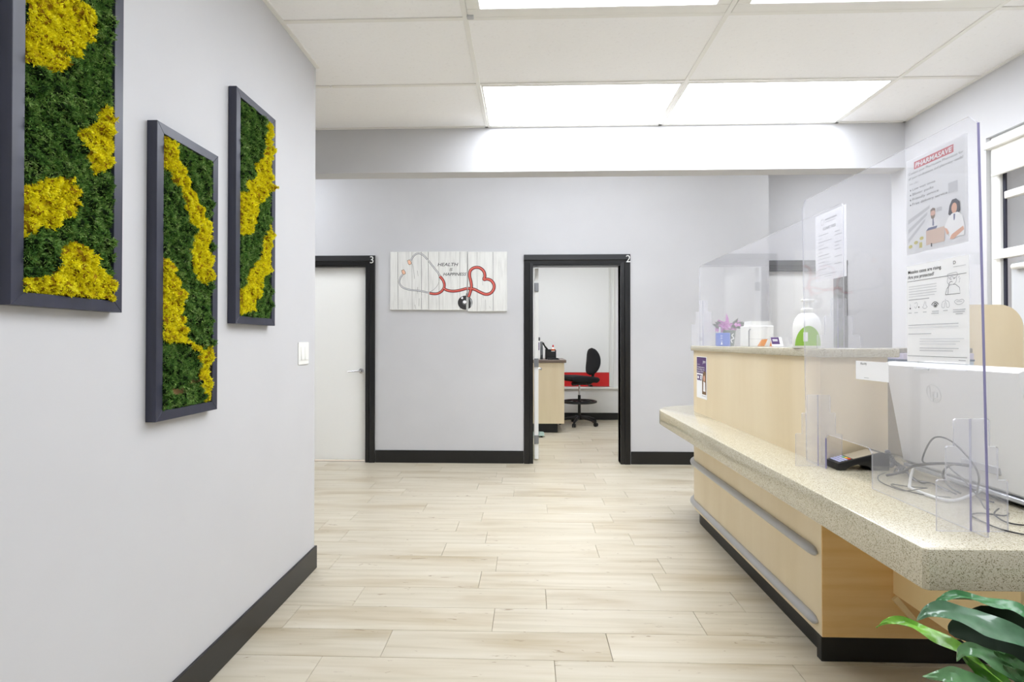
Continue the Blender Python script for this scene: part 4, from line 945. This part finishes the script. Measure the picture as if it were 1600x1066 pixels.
MB().prism([(7.46, ET), (7.60, ET), (7.60, ET+.25), (7.57, ET+.25), (7.47, ET+.06)], 'x', .165, .20, bev=.004).build('phone_base', blackp_m, r)
MB().tube([(.20, 7.50, ET+.235), (.225, 7.50, ET+.19), (.265, 7.50, ET+.135)], [.014, .010, .016], 8).build('handset', blackp_m, r, smooth=True)
r = root('leaflet_box', 'white and purple leaflet box at the left end of the countertop', 'box', (.12, 7.46, ET))
MB().box(.06, .155, 7.42, 7.52, ET, ET+.26, .002).build('box_body', white_m, r)
MB().box(.115, .150, 7.4185, 7.4195, ET+.13, ET+.24).build('purple_block', purple_m, r); MB().box(.07, .16, 7.42, 7.52, ET+.262, ET+.31, .004).build('box_lid', mat('dark_grey', (70, 70, 74), .5), r)
r = root('tray', 'flat black tray on the countertop front edge', 'tray', (.36, 7.38, ET))
MB().prism(rrect(.26, .41, 7.32, 7.44, .01, 3), 'z', ET, ET+.022, bev=.003).build('tray_base', blackp_m, r); MB().box(.41, .425, 7.35, 7.42, ET, ET+.012, .003).build('tray_tab', blackp_m, r)
r = root('bathroom_scale', 'pale green glass bathroom scale on the floor by the cabinet', 'scale', (.07, 7.08, 0))
MB().prism(rrect(-.09, .205, 6.96, 7.25, .03, 4), 'z', .022, .03).build('platform', mat('green_glass', (200, 226, 214), .1), r)
for x in (-.06, .17):
    for y in (6.99, 7.22): MB().lathe([(.014, 0), (.014, .022)], (x, y, 0), 12).build('foot', blackp_m, r)
MB().lathe([(.02, .03), (.02, .034), (.004, .036)], (.125, 7.05, 0), 14).build('sensor_pad', blackp_m, r); MB().lathe([(.02, .03), (.02, .034), (.004, .036)], (.135, 7.17, 0), 14).build('sensor_pad', blackp_m, r)

# drafting stool
cxx, cyy = .765, 8.06
r = root('drafting_stool', 'black drafting stool with foot ring beside the exam room cabinet', 'stool', (cxx, cyy, 0))
st = MB().prism([(cxx-.25+a, b) for a, b in ((0, .70), (.02, .675), (.12, .655), (.36, .645), (.44, .64), (.475, .665), (.485, .70), (.45, .725), (.30, .742), (.10, .748), (.02, .735))], 'y', cyy-.23, cyy+.23, bev=.03, seg=3); st.build('seat', fabric_m, r, smooth=True)
bk = []
for i in range(17):
    t = 2*math.pi*i/16
mb = MB(); NB = 22
for i in range(NB+1):
    tt = i/NB; z = .745+.415*tt; e_ = max(1-abs(2*tt-1)**2.4, 0)**.5; xw = .905+.045*math.sin(math.pi*tt)+.03*tt; thk = .004+.045*e_; hw = .006+.205*e_*(1-.12*tt)
    for j in range(12):
        a = 2*math.pi*j/12; mb.v.append((xw+.045+thk*math.cos(a), cyy+hw*math.sin(a), z))
for i in range(NB):
    for j in range(12): mb.f.append((i*12+j, i*12+(j+1) % 12, (i+1)*12+(j+1) % 12, (i+1)*12+j)); mb.mi.append(0)
mb.f += [tuple(range(12))[::-1], tuple(NB*12+j for j in range(12))]; mb.mi += [0, 0]
mb.build('backrest', fabric_m, r, smooth=True)
MB().tube(crom([(cxx+.05, cyy, .625), (cxx+.15, cyy, .62), (cxx+.22, cyy, .645), (cxx+.235, cyy, .72), (cxx+.24, cyy, .80)], 5), .024, 8).build('back_bracket', blackp_m, r, smooth=True)
MB().box(cxx-.10, cxx+.08, cyy-.08, cyy+.08, .605, .645, .008).box(cxx+.09, cxx+.14, cyy-.16, cyy-.10, .585, .61, .006).box(cxx-.19, cxx-.13, cyy-.16, cyy-.10, .605, .64, .006).build('seat_mechanism', blackp_m, r)
MB().tube([(cxx, cyy, .43), (cxx, cyy, .61)], .014, 12).build('gas_lift', chrome_m, r, smooth=True)
MB().tube([(cxx, cyy, .10), (cxx, cyy, .45)], .022, 14).build('column', blackp_m, r, smooth=True)
rg_ = MB(); rg_.tube([(cxx+.255*math.cos(2*math.pi*i/32), cyy+.235*math.sin(2*math.pi*i/32), .35) for i in range(32)], .017, 8, closed=True)
for i in range(5): t = 2*math.pi*i/5+.3; rg_.tube([(cxx+.02*math.cos(t), cyy+.02*math.sin(t), .335), (cxx+.25*math.cos(t), cyy+.235*math.sin(t), .348)], .014, 8)
rg_.lathe([(.04, .315), (.045, .32), (.045, .35), (.03, .36)], (cxx, cyy, 0), 16); rg_.build('foot_ring', blackp_m, r, smooth=True)
for i in range(5):
    t = 2*math.pi*i/5-1.1; c, s_ = math.cos(t), math.sin(t)
    lg_ = MB().tube([(cxx+.02*c, cyy+.02*s_, .115), (cxx+.16*c, cyy+.16*s_, .10), (cxx+.285*c, cyy+.285*s_, .07)], [.026, .022, .016], 8).build('leg', blackp_m, r, smooth=True)
    ca = MB(); px, py = cxx+.29*c, cyy+.29*s_
    for sg in (-1, 1): ca.lathe([(.008, -.009), (.029, -.008), (.029, .008), (.008, .009)], (px-s_*sg*.014, py+c*sg*.014, .030), 14, M=Matrix.Rotation(t, 4, 'Z') @ Matrix.Rotation(math.pi/2, 4, 'X'))
    ca.tube([(px, py, .03), (px, py, .072)], .008, 8); ca.build('caster', blackp_m, lg_, smooth=True)

r.rotation_euler = (0, 0, math.radians(24))
# ------------------------------------------------------------------ potted plant beside the counter
LEAVES = [('light', .03, 25, [(0.778, 1.22, 0.61), (0.798, 1.213, 0.63), (0.829, 1.191, 0.632), (0.857, 1.155, 0.629), (0.87, 1.105, 0.627), (0.889, 1.04, 0.611), (1.12, 1.02, 0.42)]),
 ('grey', .056, 30, [(0.795, 1.12, 0.678), (0.816, 1.117, 0.699), (0.847, 1.107, 0.7), (0.897, 1.091, 0.689), (0.963, 1.069, 0.666), (1.03, 1.04, 0.604), (1.12, 1.02, 0.42)]),
 ('mid', .034, 15, [(0.897, 1.22, 0.655), (0.913, 1.215, 0.678), (0.939, 1.2, 0.69), (0.972, 1.175, 0.694), (0.991, 1.14, 0.702), (0.994, 1.095, 0.698), (1.018, 1.04, 0.64), (1.12, 1.02, 0.42)]),
 ('dark', .15, 50, [(0.907, 1.18, 0.621), (0.936, 1.171, 0.634), (0.979, 1.145, 0.628), (1.004, 1.101, 0.615), (1.03, 1.04, 0.58), (1.12, 1.02, 0.42)]),
 ('pale', .036, 40, [(0.843, 1.08, 0.62), (0.853, 1.078, 0.641), (0.879, 1.07, 0.642), (0.916, 1.058, 0.622), (0.954, 1.04, 0.578), (1.12, 1.02, 0.42)]),
 ('bright', .04, 60, [(0.881, 1.12, 0.615), (0.906, 1.111, 0.592), (0.927, 1.084, 0.576), (0.959, 1.04, 0.554), (1.12, 1.02, 0.42)]),
 ('pale', .042, 40, [(0.763, 1.06, 0.6), (0.797, 1.059, 0.604), (0.836, 1.055, 0.6), (0.884, 1.049, 0.577), (0.947, 1.04, 0.53), (1.12, 1.02, 0.42)]),
 ('deep', .026, 60, [(0.893, 1.06, 0.656), (0.917, 1.058, 0.642), (0.946, 1.051, 0.622), (0.995, 1.04, 0.579), (1.12, 1.02, 0.42)]),
 ('deep', .03, 60, [(0.892, 1.04, 0.642), (0.919, 1.04, 0.623), (0.948, 1.04, 0.596), (0.994, 1.04, 0.555), (1.12, 1.02, 0.42)])]
leafc = {'light': (120, 176, 62), 'grey': (84, 124, 92), 'mid': (70, 128, 78), 'dark': (22, 38, 20), 'pale': (104, 150, 100), 'bright': (72, 128, 34), 'deep': (58, 98, 52)}  # dark entry: one leaf's shade put into its colour
lm = {k: grain_mat('leaf_'+k, [(.3, tuple(int(x*.88) for x in v)), (.7, v)], (40, 40, 40), 3, .26 if k != 'dark' else .6, coat=.5 if k in ('grey', 'pale') else 0, spec=.5 if k != 'dark' else .15) for k, v in leafc.items()}
r = root('potted_plant', 'leafy green potted plant below the near end of the worktop', 'plant', (1.12, 1.02, 0))
MB().lathe([(.12, 0), (.125, .004), (.155, .36), (.16, .37), (.16, .39), (.145, .39), (.143, .355), (.02, .352)], (1.12, 1.02, 0), 32).build('pot', mat('dark_pot', (44, 44, 46), .4), r, smooth=True)
MB().lathe([(.142, .34), (.142, .356), (.01, .366)], (1.12, 1.02, 0), 24).build('soil', mat('soil', (52, 40, 30), .95), r)
def leaf(kind, wd, roll, pts):
    P = crom(pts[::-1], 7); n = len(P); mb = MB(); NW = 4
    for i, p in enumerate(P):
        t = i/(n-1); d = (P[min(i+1, n-1)]-P[max(i-1, 0)]).normalized(); side = d.cross(Vector((0, 0, 1))); side = side.normalized() if side.length > .05 else Vector((0, 1, 0)); up = side.cross(d).normalized()
        ro = math.radians(roll); a = side*math.cos(ro)+up*math.sin(ro); b = a.cross(d).normalized()
        if b.z < 0: b = -b
        hw = wd/2*(min(1, max(0, (t-.12)/.38))**.8 if t < .5 else max(0, (1-t)/.5)**.72*(1-.25*math.sin(math.pi*max(0, (t-.72)/.28))))+.0022*(1-t)
        if i == n-1: hw = .0006
        for j in range(NW+1):
            u = (j/NW)*2-1; mb.v.append(tuple(p+a*hw*u+b*(abs(u)**1.5*hw*.32)+b*.006*math.sin(16*t+u*2.5)*abs(u)))
    for i in range(n-1):
        for j in range(NW): mb.f.append((i*(NW+1)+j, i*(NW+1)+j+1, (i+1)*(NW+1)+j+1, (i+1)*(NW+1)+j)); mb.mi.append(0)
    mb.build('leaf', lm[kind], r, smooth=True, fix=False)
for q in LEAVES: leaf(*q)
for k in range(9):
    t = -1.9+k*.42; c, s_ = math.cos(t), math.sin(t)
    if s_ > .2: s_ *= .35
    leaf(('mid', 'deep', 'pale')[k % 3], .05, 10, [(1.12+.38*c, 1.02+.30*s_, .50), (1.12+.30*c, 1.02+.25*s_, .60), (1.12+.16*c, 1.02+.14*s_, .60), (1.12, 1.02, .40)])
